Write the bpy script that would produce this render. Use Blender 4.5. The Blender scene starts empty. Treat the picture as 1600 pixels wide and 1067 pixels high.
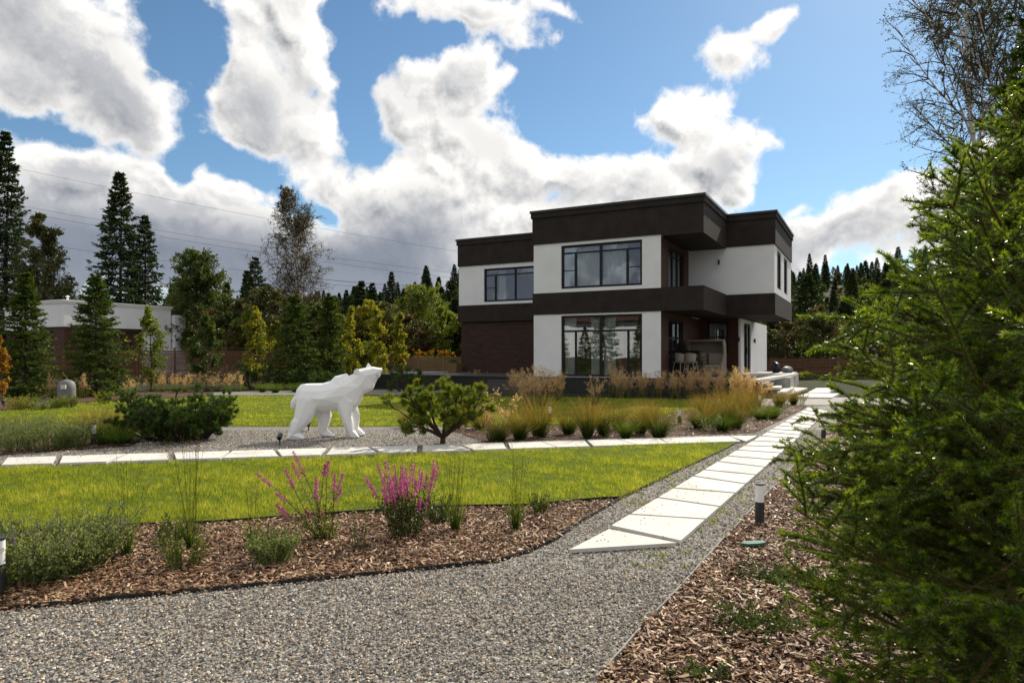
import bpy, bmesh, math, random
import numpy as np
from mathutils import Vector, Matrix
R = math.radians
S = bpy.context.scene
COL = S.collection

# ------------------------------------------------------------ camera
EYE = 1.6
F = 1067.0            # focal length in pixels of the 1600 px wide photograph
HOR = 555.0           # row of the horizon
cam = bpy.data.cameras.new('camera')
cam.lens = 24.0; cam.sensor_width = 36.0
cam.shift_y = (HOR - 533.5) / 1600.0
cam.clip_start = 0.05; cam.clip_end = 3000
cam.dof.use_dof = True; cam.dof.focus_distance = 16.0; cam.dof.aperture_fstop = 11.0
camo = bpy.data.objects.new('camera', cam); COL.objects.link(camo)
camo.location = (0, 0, EYE); camo.rotation_euler = (R(90), 0, 0)
S.camera = camo

# ------------------------------------------------------------ sun, sky, exposure
SUN_AZ, SUN_EL = 33.0, 36.0      # azimuth clockwise from +Y
S.view_settings.view_transform = 'Standard'
S.view_settings.look = 'None'
S.view_settings.gamma = 1.0
S.view_settings.exposure = 0.22
sun = bpy.data.lights.new('sun', 'SUN'); sun.energy = 5.0; sun.angle = R(0.5)
sun.color = (1.0, 0.90, 0.74)
suno = bpy.data.objects.new('sun', sun); COL.objects.link(suno)
sd = Vector((math.sin(R(SUN_AZ))*math.cos(R(SUN_EL)), math.cos(R(SUN_AZ))*math.cos(R(SUN_EL)), math.sin(R(SUN_EL))))
suno.rotation_euler = sd.to_track_quat('Z', 'Y').to_euler()
suno.location = sd * 60

W = bpy.data.worlds.new('World'); S.world = W; W.use_nodes = True
wt = W.node_tree; wt.nodes.clear()
SKY_STRENGTH = 0.09
def azel(px, py):
    return (math.atan2(px-800, F), math.atan2(HOR-py, math.hypot(F, px-800)))
class NT:
    """small helper that writes node trees"""
    def __init__(s, tree): s.t = tree
    def n(s, typ, **kw):
        nd = s.t.nodes.new(typ)
        for k, v in kw.items(): setattr(nd, k, v)
        return nd
    def put(s, nd, key, v):
        if v is None: return
        if isinstance(v, bpy.types.NodeSocket): s.t.links.new(v, nd.inputs[key])
        else: nd.inputs[key].default_value = v
    def m(s, op, a, b=None, c=None, clamp=False):
        nd = s.n('ShaderNodeMath', operation=op, use_clamp=clamp)
        s.put(nd, 0, a); s.put(nd, 1, b); s.put(nd, 2, c)
        return nd.outputs[0]
    def v(s, op, a, b=None, out=0):
        nd = s.n('ShaderNodeVectorMath', operation=op)
        s.put(nd, 0, a); s.put(nd, 1, b)
        return nd.outputs[out]
    def noise(s, vec, scale, detail=4, rough=.55, dist=0, out='Fac', lac=2.0):
        nd = s.n('ShaderNodeTexNoise'); s.put(nd, 'Vector', vec)
        nd.inputs['Scale'].default_value = scale; nd.inputs['Detail'].default_value = detail
        nd.inputs['Roughness'].default_value = rough; nd.inputs['Distortion'].default_value = dist
        nd.inputs['Lacunarity'].default_value = lac
        return nd.outputs[out]
    def ss(s, v, a, b, lo=0., hi=1.):
        nd = s.n('ShaderNodeMapRange', interpolation_type='SMOOTHSTEP')
        s.put(nd, 0, v); nd.inputs[1].default_value = a; nd.inputs[2].default_value = b
        nd.inputs[3].default_value = lo; nd.inputs[4].default_value = hi
        return nd.outputs[0]
    def lin(s, v, a, b, lo=0., hi=1.):
        nd = s.n('ShaderNodeMapRange'); s.put(nd, 0, v)
        for i, x in enumerate((a, b, lo, hi)): nd.inputs[i+1].default_value = x
        return nd.outputs[0]
    def mix(s, f, a, b, mode='MIX'):
        nd = s.n('ShaderNodeMix', data_type='RGBA', blend_type=mode)
        s.put(nd, 0, f)
        for k, x in ((6, a), (7, b)):
            if isinstance(x, tuple) and len(x) == 3: x = x + (1,)
            s.put(nd, k, x)
        return nd.outputs[2]
    def ramp(s, v, stops):
        nd = s.n('ShaderNodeValToRGB'); s.put(nd, 0, v)
        e = nd.color_ramp.elements
        while len(e) > 1: e.remove(e[-1])
        e[0].position = stops[0][0]; e[0].color = stops[0][1] + (1,)
        for p, c in stops[1:]:
            x = e.new(p); x.color = c + (1,)
        return nd.outputs[0]
    def L(s, a, b): s.t.links.new(a, b)

# clouds: blobs in azimuth / elevation (radians), frayed by noise in the sky's own directions
CLOUDS = [  # px, py, rx, ry, weight, tilt(deg)
 (90, 60, 235, 95, 1.0, 32), (190, 150, 120, 75, 1.0, 30), (235, 215, 60, 22, .45, 30),
 (400, 150, 150, 75, 1.0, 20), (480, 60, 110, 75, .95, 45), (500, 195, 95, 45, .9, 20), (350, 30, 110, 35, .55, 10),
 (110, 262, 110, 58, 1.1, 5), (250, 330, 240, 70, 1.15, 8), (110, 370, 190, 90, 1.1, 0), (330, 400, 260, 80, 1.1, 0),
 (350, 272, 90, 22, .7, 5), (540, 290, 105, 55, 1.0, 0),
 (650, 170, 95, 75, 1.0, 20), (745, 115, 60, 52, 1.0, 0), (760, 215, 130, 75, 1.05, 35), (640, 300, 150, 80, 1.1, 0),
 (870, 270, 120, 60, 1.1, 20), (700, 390, 260, 90, 1.15, 0), (1000, 290, 120, 55, 1.05, 0), (560, 440, 250, 60, .9, 0),
 (1055, 170, 75, 65, 1.0, 15), (1200, 205, 80, 42, .95, 0), (1120, 250, 110, 60, 1.05, 0), (1150, 290, 60, 40, .9, 0),
 (750, 25, 140, 38, .8, 12), (620, 10, 60, 40, .7, 0), (880, 10, 60, 22, .6, 20),
 (1130, 72, 58, 36, .95, 0), (1210, 30, 75, 15, .62, -15), (805, 105, 26, 22, .7, 0),
 (1340, 340, 170, 42, 1.1, -8), (1230, 370, 120, 45, 1.0, 0), (1390, 290, 70, 38, .9, -15), (1285, 303, 35, 18, .7, -20),
 (1500, 320, 160, 70, 1.0, 0), (20, 155, 60, 26, .55, 10),
 (-250, 250, 260, 120, 1.0, 10), (-500, 60, 300, 90, .9, 10), (1900, 250, 260, 90, .9, -5),
]
HOLES = [(255,40,62,70,.9,30),(285,165,28,95,.8,10),(350,243,110,26,.8,0),(585,60,48,80,.9,-25),(590,235,30,60,.5,10),(45,182,70,26,.8,10),
 (930,150,130,110,1.0,35),(470,298,38,26,.6,20),(520,325,20,30,.5,0),(578,190,30,70,.9,0),(600,110,30,40,.6,0),(1060,60,70,60,.7,0),(1340,160,130,120,1.1,0),(1240,300,60,25,.5,-20),(690,55,45,30,.5,0)]
def build_world():
    # density group
    g = bpy.data.node_groups.new('cloud_density', 'ShaderNodeTree')
    g.interface.new_socket('AE', in_out='INPUT', socket_type='NodeSocketVector')
    g.interface.new_socket('Dir', in_out='INPUT', socket_type='NodeSocketVector')
    g.interface.new_socket('D', in_out='OUTPUT', socket_type='NodeSocketFloat')
    N = NT(g); gi = N.n('NodeGroupInput'); go = N.n('NodeGroupOutput')
    # warp of the coordinates
    w = N.noise(gi.outputs['Dir'], 4.0, 1, .5, out='Color')
    w = N.v('MULTIPLY', N.v('SUBTRACT', w, (.5, .5, .5)), (.16, .11, 0))
    w2 = N.noise(gi.outputs['Dir'], 16.0, 1, .6, out='Color')
    w2 = N.v('MULTIPLY', N.v('SUBTRACT', w2, (.5, .5, .5)), (.05, .04, 0))
    ae = N.v('ADD', N.v('ADD', gi.outputs['AE'], w), w2)
    acc = None
    for px, py, rx, ry, wgt, tilt in CLOUDS:
        a, e = azel(px, py)
        a1, _ = azel(px+30, py); _, e1 = azel(px, py-30)
        kx = abs(a1-a)/30*rx; ky = abs(e1-e)/30*ry
        mp = N.n('ShaderNodeMapping', vector_type='TEXTURE')
        N.put(mp, 0, ae)
        mp.inputs['Location'].default_value = (a, e, 0)
        mp.inputs['Rotation'].default_value = (0, 0, R(-tilt))
        mp.inputs['Scale'].default_value = (kx*1.38, ky*1.36, 1)
        ln = N.v('LENGTH', mp.outputs[0], out='Value')
        d = N.m('MULTIPLY_ADD', ln, -wgt, wgt)
        if acc is None: acc = d
        else:
            nd = N.n('ShaderNodeMath', operation='SMOOTH_MAX')
            N.put(nd, 0, acc); N.put(nd, 1, d); nd.inputs[2].default_value = .12
            acc = nd.outputs[0]
    for px, py, rx, ry, wgt, tilt in HOLES:
        a, e = azel(px, py); a1, _ = azel(px+30, py); _, e1 = azel(px, py-30)
        mp = N.n('ShaderNodeMapping', vector_type='TEXTURE'); N.put(mp, 0, ae)
        mp.inputs['Location'].default_value = (a, e, 0); mp.inputs['Rotation'].default_value = (0, 0, R(-tilt))
        mp.inputs['Scale'].default_value = (abs(a1-a)/30*rx*1.75, abs(e1-e)/30*ry*1.75, 1)
        d = N.m('MULTIPLY_ADD', N.v('LENGTH', mp.outputs[0], out='Value'), -wgt*.85, wgt*.85)
        acc = N.m('SUBTRACT', acc, N.m('MAXIMUM', d, 0.0))
    # elsewhere in the sky (behind and above): broken cloud from noise
    sep = N.n('ShaderNodeSeparateXYZ'); N.put(sep, 0, gi.outputs['AE'])
    back = N.ss(N.m('ABSOLUTE', sep.outputs[0]), .75, 1.1)
    up = N.ss(sep.outputs[1], .55, .75)
    els = N.m('MAXIMUM', back, up)
    bn = N.m('MULTIPLY_ADD', N.noise(gi.outputs['Dir'], 2.6, 3, .5), 3.2, -1.15)
    mixn = N.n('ShaderNodeMix', data_type='FLOAT'); N.put(mixn, 0, els); N.put(mixn, 2, acc); N.put(mixn, 3, bn)
    base = mixn.outputs[0]
    f1 = N.m('SUBTRACT', N.noise(gi.outputs['Dir'], 7.5, 9, .66), .5)
    b1 = N.m('ABSOLUTE', N.m('SUBTRACT', N.noise(gi.outputs['Dir'], 13.0, 2, .5), .5))
    bl = N.m('MULTIPLY_ADD', b1, -1.5, .16)            # billows: rounded heads, sharp valleys
    D = N.m('ADD', base, N.m('MULTIPLY', f1, 1.7))
    D = N.m('ADD', D, bl)
    b2 = N.m('ABSOLUTE', N.m('SUBTRACT', N.noise(gi.outputs['Dir'], 34.0, 3, .55), .5))
    D = N.m('ADD', D, N.m('MULTIPLY_ADD', b2, -.85, .10))
    N.L(D, go.inputs['D'])

    N = NT(wt)
    tc = N.n('ShaderNodeTexCoord')
    dr = N.v('NORMALIZE', tc.outputs['Generated'])
    sp = N.n('ShaderNodeSeparateXYZ'); N.put(sp, 0, dr)
    az = N.m('ARCTAN2', sp.outputs[0], sp.outputs[1]); el = N.m('ARCSINE', sp.outputs[2])
    cb = N.n('ShaderNodeCombineXYZ'); N.put(cb, 0, az); N.put(cb, 1, el)
    def dens(dx, dy):
        gn = N.n('ShaderNodeGroup'); gn.node_tree = g
        N.put(gn, 'AE', N.v('ADD', cb.outputs[0], (dx, dy, 0)))
        N.put(gn, 'Dir', N.v('ADD', dr, (dx*.9, -dx*.3, dy)))
        return gn.outputs[0]
    shade = None      # self-shadowed hollows of the big clouds
    for px, py, rx, ry, tilt in ((660,165,120,50,25),(760,235,110,45,30),(420,135,110,60,15),(130,95,120,60,25),(870,300,150,30,5),(560,250,70,30,0),(1330,372,130,24,-8),(1120,262,80,22,0)):
        a, e = azel(px, py); a1, _ = azel(px+30, py); _, e1 = azel(px, py-30)
        mp = N.n('ShaderNodeMapping', vector_type='TEXTURE'); N.put(mp, 0, N.v('ADD', cb.outputs[0], N.v('MULTIPLY', N.v('SUBTRACT', N.noise(dr, 9, 3, .6, out='Color'), (.5,.5,.5)), (.12,.1,0))))
        mp.inputs['Location'].default_value = (a, e, 0); mp.inputs['Rotation'].default_value = (0, 0, R(-tilt))
        mp.inputs['Scale'].default_value = (abs(a1-a)/30*rx*1.3, abs(e1-e)/30*ry*1.3, 1)
        d = N.ss(N.v('LENGTH', mp.outputs[0], out='Value'), 1.0, .25)
        shade = d if shade is None else N.m('MAXIMUM', shade, d)
    D0 = dens(0, 0); D1 = dens(.010, .014)
    alpha = N.ss(D0, -.02, .42)
    rel = N.m('SUBTRACT', D0, D1)                       # lit edge towards the sun
    lit = N.m('MULTIPLY_ADD', rel, 1.25, .78, clamp=True)
    lit = N.m('ADD', N.m('MULTIPLY', lit, N.ss(D0, .10, .60)), N.ss(D0, .60, .10))   # thin edges glow
    soft = N.noise(dr, 3.2, 2, .5)
    thick = N.m('MULTIPLY', N.ss(D0, .35, 1.15), N.ss(soft, .38, .60))
    thick = N.m('MAXIMUM', thick, N.m('MULTIPLY', shade, .38))
    # sheltered grey undersides of the big banks, low over the horizon on the left
    low = N.m('MULTIPLY', N.m('MULTIPLY', N.ss(N.m('MULTIPLY_ADD', soft, .14, el), .32, .22), N.ss(az, .02, -.16)), N.ss(D0, .1, .5))
    thick = N.m('MAXIMUM', N.m('MULTIPLY', thick, .66), N.m('MULTIPLY', low, .92))
    c = N.mix(lit, (.30, .32, .36), (1.16, 1.13, 1.08))
    c = N.mix(thick, c, (.20, .235, .31))
    c = N.mix(N.m('MULTIPLY', N.ss(el, .16, .04), .25), c, (.55, .6, .66))
    sky = N.n('ShaderNodeTexSky', sky_type='NISHITA', sun_disc=False)
    sky.sun_elevation = R(SUN_EL); sky.sun_rotation = R(SUN_AZ); sky.altitude = 150
    sky.air_density = 1.0; sky.dust_density = .25; sky.ozone_density = 1.6
    skc = N.mix(1.0, sky.outputs[0], (.78, .98, 1.06), 'MULTIPLY')
    cs = N.v('SCALE', c); cs.node.inputs['Scale'].default_value = .85/SKY_STRENGTH
    fin = N.mix(alpha, skc, cs)
    bg = N.n('ShaderNodeBackground'); N.put(bg, 0, fin); bg.inputs[1].default_value = SKY_STRENGTH
    out = N.n('ShaderNodeOutputWorld'); N.L(bg.outputs[0], out.inputs[0])
build_world()
W.cycles.sampling_method = 'MANUAL'; W.cycles.sample_map_resolution = 512
S.cycles.max_bounces = 6; S.cycles.diffuse_bounces = 3; S.cycles.glossy_bounces = 3
S.cycles.transmission_bounces = 5; S.cycles.transparent_max_bounces = 8
S.cycles.use_denoising = True
S.cycles.sample_clamp_indirect = 6

# ------------------------------------------------------------ helpers
def gp(px, py, z=0.0):
    """ground point seen at that pixel of the photograph (used for measuring the site)"""
    Y = F*(EYE-z)/(py-HOR)
    return ((px-800)/F*Y, Y)
def at(px, Y): return (px-800)/F*Y
def nrm(v): return v/np.maximum(np.linalg.norm(v, axis=-1, keepdims=True), 1e-9)

class G:
    """collects geometry: vertices, faces, material slot, a per-vertex value"""
    def __init__(s): s.v = []; s.f = []; s.m = []; s.r = []; s.n = 0
    def add(s, V, Fc, mat=0, rnd=0.5):
        V = np.asarray(V, float).reshape(-1, 3); Fc = np.asarray(Fc, int)
        s.v.append(V); s.f.append(Fc+s.n); s.m.append(mat)
        r = np.empty(len(V)); r[:] = rnd; s.r.append(r); s.n += len(V)
        return s
    def box(s, a, b, mat=0, rnd=.5):
        x0, y0, z0 = a; x1, y1, z1 = b
        V = [(x0,y0,z0),(x1,y0,z0),(x1,y1,z0),(x0,y1,z0),(x0,y0,z1),(x1,y0,z1),(x1,y1,z1),(x0,y1,z1)]
        return s.add(V, [(0,3,2,1),(4,5,6,7),(0,1,5,4),(1,2,6,5),(2,3,7,6),(3,0,4,7)], mat, rnd)
    def prism(s, poly, z0, z1, mat=0):
        n = len(poly)
        V = [(x,y,z0) for x,y in poly]+[(x,y,z1) for x,y in poly]
        s.add(V, [(i,(i+1)%n,n+(i+1)%n,n+i) for i in range(n)], mat)
        s.poly([(x,y,z1) for x,y in poly], mat); s.poly([(x,y,z0) for x,y in poly][::-1], mat)
        return s
    def poly(s, pts, mat=0):
        return s.add(pts, [list(range(len(pts)))], mat)
    def build(s, name, mats, parent=None, smooth=False, bevel=0):
        me = bpy.data.meshes.new(name)
        if s.v:
            V = np.concatenate(s.v); me.vertices.add(len(V)); me.vertices.foreach_set('co', V.astype(np.float32).ravel())
            li = np.concatenate([f.ravel() for f in s.f]); me.loops.add(len(li)); me.loops.foreach_set('vertex_index', li.astype(np.int32))
            lt = np.concatenate([np.full(len(f), f.shape[1]) for f in s.f]).astype(np.int32)
            ls = np.concatenate([[0], np.cumsum(lt)[:-1]]).astype(np.int32)
            me.polygons.add(len(lt)); me.polygons.foreach_set('loop_start', ls)
            mi = np.concatenate([np.full(len(f), m) for f, m in zip(s.f, s.m)]).astype(np.int32)
            me.polygons.foreach_set('material_index', mi)
            me.polygons.foreach_set('use_smooth', np.full(len(lt), smooth))
            at_ = me.attributes.new('rnd', 'FLOAT', 'POINT'); at_.data.foreach_set('value', np.concatenate(s.r).astype(np.float32))
        if not isinstance(mats, (list, tuple)): mats = [mats]
        for m in mats: me.materials.append(m)
        me.update(calc_edges=True)
        o = bpy.data.objects.new(name, me); COL.objects.link(o)
        if parent is not None: o.parent = parent
        if bevel:
            bm = bmesh.new(); bm.from_mesh(me)
            bmesh.ops.bevel(bm, geom=[e for e in bm.edges if len(e.link_faces) == 2 and e.calc_face_angle(0) > .6], offset=bevel, segments=2, affect='EDGES', profile=.5)
            bm.to_mesh(me); bm.free()
        return o
def tag(o, label=None, cat=None, group=None, kind=None):
    if label: o['label'] = label
    if cat: o['category'] = cat
    if group: o['group'] = group
    if kind: o['kind'] = kind
    return o
def thing(name, label, cat, loc=(0,0,0), rz=0, group=None, scale=1):
    o = bpy.data.objects.new(name, None); COL.objects.link(o); o.empty_display_size = .2
    o.location = loc; o.rotation_euler = (0, 0, rz); o.scale = (scale,)*3 if not isinstance(scale, tuple) else scale
    return tag(o, label, cat, group)
def copy_tree(o, parent=None):
    c = o.copy(); COL.objects.link(c); c.parent = parent
    if parent is None: c.rotation_mode = 'XYZ'
    for ch in list(o.children): copy_tree(ch, c)
    return c

def tube_batch(g, P, rad, sides=5, mat=0, rnd=.5):
    """P (n,m,3) polylines, rad (n,m) or (m,)"""
    P = np.asarray(P, float); n, m, _ = P.shape
    rad = np.broadcast_to(np.asarray(rad, float), (n, m))
    T = np.empty_like(P); T[:,1:-1] = P[:,2:]-P[:,:-2]; T[:,0] = P[:,1]-P[:,0]; T[:,-1] = P[:,-1]-P[:,-2]
    T = nrm(T); ov = nrm(P[:,-1]-P[:,0])
    ref = np.where(np.abs(ov[:,2:3]) > .8, np.array([[1.,0,0]]), np.array([[0,0,1.]]))
    A = nrm(np.cross(T, ref[:,None,:])); B = np.cross(T, A)
    th = np.arange(sides)/sides*2*np.pi
    V = P[:,:,None,:] + rad[:,:,None,None]*(A[:,:,None,:]*np.cos(th)[None,None,:,None]+B[:,:,None,:]*np.sin(th)[None,None,:,None])
    i = np.arange(n)[:,None,None]; j = np.arange(m-1)[None,:,None]; k = np.arange(sides)[None,None,:]
    b = (i*m+j)*sides
    Fc = np.stack([b+k, b+(k+1)%sides, b+sides+(k+1)%sides, b+sides+k], -1).reshape(-1, 4)
    r = rnd if np.isscalar(rnd) else np.repeat(rnd, m*sides)
    g.add(V.reshape(-1,3), Fc, mat, r)
def grow(p0, d0, L, m, rng, bend=(0,0,0), noise=.1):
    n = len(p0); P = np.empty((n, m, 3)); P[:,0] = p0; d = nrm(np.asarray(d0, float)); st = (np.asarray(L)/(m-1)).reshape(-1,1)*np.ones((n,1))
    for i in range(1, m):
        P[:,i] = P[:,i-1]+d*st
        d = nrm(d+np.asarray(bend)+rng.normal(0, noise, (n,3)))
    return P
def along(P, idx, t):
    m = P.shape[1]; x = t*(m-1); i = np.minimum(x.astype(int), m-2); f = (x-i)[:,None]
    a = P[idx,i]; b = P[idx,i+1]
    return a*(1-f)+b*f, nrm(b-a)
def plen(P): return np.linalg.norm(np.diff(P, axis=1), axis=2).sum(1)
def spawn(P, k, rng, t=(.2,1), ang=(50,10), ratio=(.4,.6), m=4, bend=(0,0,0), noise=.1, flat=0., taper=.5, L=None):
    n = len(P); idx = np.repeat(np.arange(n), k); tt = rng.uniform(t[0], t[1], n*k)
    pos, tan = along(P, idx, tt)
    rv = rng.normal(0, 1, (n*k,3))
    if flat > 0:
        hz = nrm(np.cross(tan, np.array([[0,0,1.]])))*np.sign(rng.normal(0,1,(n*k,1)))
        rv = hz*flat*2.2+rv*(1-flat)
    perp = nrm(rv-(rv*tan).sum(1,keepdims=True)*tan)
    a = np.radians(rng.normal(ang[0], ang[1], n*k))[:,None]
    d = np.cos(a)*tan+np.sin(a)*perp
    if L is None: LL = plen(P)[idx]*rng.uniform(ratio[0], ratio[1], n*k)*(1-taper*tt)
    else: LL = L(tt, idx)
    return grow(pos, d, LL, m, rng, bend, noise), idx, tt
def leaves(g, C, D, ln, wd, rng, mat=0, rnd=None, shape='rhomb', droop=0):
    """leaf cards: centre base C, direction D, length, width"""
    n = len(C); D = nrm(D); rv = rng.normal(0,1,(n,3)); S_ = nrm(np.cross(D, rv))
    ln = (np.asarray(ln)*np.ones(n))[:,None]; wd = (np.asarray(wd)*np.ones(n))[:,None]
    if rnd is None: rnd = rng.uniform(0,1,n)
    if shape == 'tri':
        V = np.stack([C-S_*wd/2, C+S_*wd/2, C+D*ln], 1); Fc = np.arange(n*3).reshape(n,3); k = 3
    else:
        nn = np.cross(D, S_)
        V = np.stack([C, C+D*ln*.45+S_*wd/2+nn*wd*.12, C+D*ln-nn*ln*droop, C+D*ln*.45-S_*wd/2+nn*wd*.12], 1); Fc = np.arange(n*4).reshape(n,4); k = 4
    g.add(V.reshape(-1,3), Fc, mat, np.repeat(rnd, k))
def rdir(n, rng, up=0):
    d = rng.normal(0,1,(n,3)); d[:,2] += up
    return nrm(d)
def inpoly(x, y, poly):
    c = np.zeros(len(x), bool); n = len(poly)
    for i in range(n):
        x1,y1 = poly[i]; x2,y2 = poly[(i+1)%n]
        m_ = ((y1 > y) != (y2 > y)) & (x < (x2-x1)*(y-y1)/((y2-y1) if y2 != y1 else 1e-9)+x1)
        c ^= m_
    return c
def scatter(poly, dens, rng, maxd=None):
    """random points in polygon; dens(x,y) per m2"""
    P = np.array(poly); x0,y0 = P.min(0); x1,y1 = P.max(0)
    n = int((x1-x0)*(y1-y0)*maxd); x = rng.uniform(x0,x1,n); y = rng.uniform(y0,y1,n)
    k = inpoly(x,y,poly) & (rng.uniform(0,1,n)*maxd < dens(x,y))
    # only what the frame (with a margin for a sideways step) can see
    k &= (np.abs(x) < y*.75+1.6)
    return x[k], y[k]
def tri_fill(name, poly, z, mat, kind='structure', sub=None):
    bm = bmesh.new(); vs = [bm.verts.new((x,y,z)) for x,y in poly]; f = bm.faces.new(vs)
    if f.normal.z < 0: f.normal_flip()
    bmesh.ops.triangulate(bm, faces=[f]); bm.normal_update()
    for ff in bm.faces:
        if ff.normal.z < 0: ff.normal_flip()
    me = bpy.data.meshes.new(name); bm.to_mesh(me); bm.free(); me.materials.append(mat)
    o = bpy.data.objects.new(name, me); COL.objects.link(o)
    if kind: o['kind'] = kind
    return o

# ------------------------------------------------------------ materials
def mat(name, base=(.5,.5,.5), rough=.7, spec=.3, metal=0, fn=None):
    m = bpy.data.materials.new(name); m.use_nodes = True; N = NT(m.node_tree)
    b = m.node_tree.nodes['Principled BSDF']
    b.inputs['Base Color'].default_value = base+(1,); b.inputs['Roughness'].default_value = rough
    b.inputs['Specular IOR Level'].default_value = spec; b.inputs['Metallic'].default_value = metal
    if fn: fn(N, b)
    return m
def obj_co(N, gen='Object'): return N.n('ShaderNodeTexCoord').outputs[gen]
def wpos(N): return N.n('ShaderNodeNewGeometry').outputs['Position']
def bump(N, b, h, strength=.4, dist=.01):
    nd = N.n('ShaderNodeBump'); nd.inputs['Strength'].default_value = strength; nd.inputs['Distance'].default_value = dist
    N.put(nd, 'Height', h); N.L(nd.outputs[0], b.inputs['Normal'])
def leafmat(name, cols, trans=.45, rough=.45, spec=.35, tcol=1.25):
    """cols: ramp over the per-leaf random value"""
    m = bpy.data.materials.new(name); m.use_nodes = True; N = NT(m.node_tree); b = m.node_tree.nodes['Principled BSDF']
    a = N.n('ShaderNodeAttribute', attribute_name='rnd')
    c = N.ramp(a.outputs['Fac'], [(i/(len(cols)-1), x) for i, x in enumerate(cols)])
    N.L(c, b.inputs['Base Color']); b.inputs['Roughness'].default_value = rough; b.inputs['Specular IOR Level'].default_value = spec
    t = N.n('ShaderNodeBsdfTranslucent'); N.put(t, 0, N.mix(1.0, c, (tcol*1.1, tcol*1.05, tcol*.5), 'MULTIPLY'))
    mx = N.n('ShaderNodeMixShader'); mx.inputs[0].default_value = trans
    N.L(b.outputs[0], mx.inputs[1]); N.L(t.outputs[0], mx.inputs[2])
    N.L(mx.outputs[0], m.node_tree.nodes['Material Output'].inputs[0])
    return m
M = {}
def f(N, b):
    p = wpos(N); n = N.noise(p, 1.2, 5); n2 = N.noise(p, 60, 3, .7)
    N.L(N.mix(N.lin(n, .3, .7), (.70,.705,.72), (.77,.775,.79)), b.inputs['Base Color'])
    bump(N, b, n2, .5, .004)
M['stucco'] = mat('white_stucco', rough=.9, spec=.2, fn=f)
def f(N, b):
    p = wpos(N); n = N.noise(p, 2.0, 6, .6); n2 = N.noise(p, 90, 3, .7)
    N.L(N.mix(N.lin(n, .35, .7), (.019,.014,.012), (.032,.024,.021)), b.inputs['Base Color'])
    bump(N, b, n2, .5, .004)
M['fascia'] = mat('dark_brown_render', rough=.8, spec=.25, fn=f)
M['cap'] = mat('dark_metal_coping', (.035,.033,.035), .35, .5, .6)
M['frame'] = mat('anthracite_frame', (.011,.011,.012), .5, .25)
M['black'] = mat('black_plastic', (.012,.012,.012), .4, .5)
def f(N, b):
    p = obj_co(N); w = N.n('ShaderNodeTexWave', wave_type='BANDS', bands_direction='Z', wave_profile='SAW'); N.put(w, 0, p)
    w.inputs['Scale'].default_value = 1.15; w.inputs['Distortion'].default_value = 0
    mp = N.n('ShaderNodeMapping'); N.put(mp, 0, p); mp.inputs['Scale'].default_value = (1.5,1.5,22)
    n = N.noise(mp.outputs[0], 1.5, 5, .6)
    gap = N.ss(w.outputs[1], .05, .0)
    c = N.mix(N.lin(n,.3,.7), (.036,.014,.008), (.085,.032,.016))
    N.L(N.mix(gap, c, (.008,.005,.004)), b.inputs['Base Color']); bump(N, b, w.outputs[1], .3, .01)
M['wood'] = mat('brown_timber_cladding', rough=.55, fn=f)
def f(N, b):
    p = obj_co(N); mp = N.n('ShaderNodeMapping'); N.put(mp, 0, p); mp.inputs['Rotation'].default_value = (R(90),0,0)
    br = N.n('ShaderNodeTexBrick'); N.put(br, 0, mp.outputs[0]); br.inputs['Scale'].default_value = 1.0
    br.inputs['Brick Width'].default_value = .36; br.inputs['Row Height'].default_value = .055; br.inputs['Mortar Size'].default_value = .004
    br.inputs['Color1'].default_value = (.075,.036,.026,1); br.inputs['Color2'].default_value = (.026,.016,.012,1); br.inputs['Mortar'].default_value = (.012,.009,.008,1)
    br.inputs['Bias'].default_value = -.1
    n = N.noise(p, 14, 4)
    N.L(N.mix(.35, br.outputs[0], N.ramp(n, [(0,(.02,.012,.01)),(1,(.07,.043,.031))])), b.inputs['Base Color'])
    bump(N, b, N.m('SUBTRACT', N.m('MULTIPLY', n, .5), br.outputs[1]), .8, .02)
M['brick'] = mat('dark_slate_brick', rough=.85, fn=f)
def f(N, b):
    p = wpos(N); n = N.noise(p, 3.5, 6, .65); n2 = N.noise(p, 160, 2, .6); n3 = N.noise(p, 1.6, 5, .6); n4 = N.noise(p, 38, 4, .7)
    c = N.mix(N.lin(n,.35,.75), (.66,.65,.615), (.55,.535,.50)); c = N.mix(N.ss(n3,.52,.66,0,.5), c, (.40,.375,.32)); c = N.mix(N.ss(n4,.62,.72,0,.5), c, (.34,.31,.26))
    c = N.mix(N.m('MULTIPLY', N.n('ShaderNodeObjectInfo').outputs['Random'], .35), c, (.44,.43,.41))
    N.L(c, b.inputs['Base Color']); bump(N, b, n2, .25, .002)
M['slab'] = mat('pale_concrete_slab', rough=.75, spec=.3, fn=f)
def f(N, b):
    p = wpos(N); n = N.noise(p, 4, 6, .65); n2 = N.noise(p, 120, 2)
    N.L(N.mix(N.lin(n,.3,.7), (.20,.195,.185), (.33,.32,.30)), b.inputs['Base Color']); bump(N, b, n2, .3, .003)
M['concrete'] = mat('grey_concrete', rough=.85, fn=f)
def f(N, b):
    a = N.n('ShaderNodeObjectInfo').outputs['Random']; p = obj_co(N)
    mp = N.n('ShaderNodeMapping'); N.put(mp, 0, p); mp.inputs['Scale'].default_value = (2,2,30); n = N.noise(mp.outputs[0], 2, 4)
    at_ = N.n('ShaderNodeAttribute', attribute_name='rnd').outputs['Fac']
    c = N.mix(n, (.045,.019,.011), (.12,.050,.024)); c = N.mix(N.m('MULTIPLY', at_, .6), c, (.16,.075,.035))
    N.L(c, b.inputs['Base Color'])
M['fence'] = mat('stained_fence_board', rough=.6, fn=f)
M['fence_pale'] = mat('weathered_fence_board', (.20,.125,.065), .7, fn=None)
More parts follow.
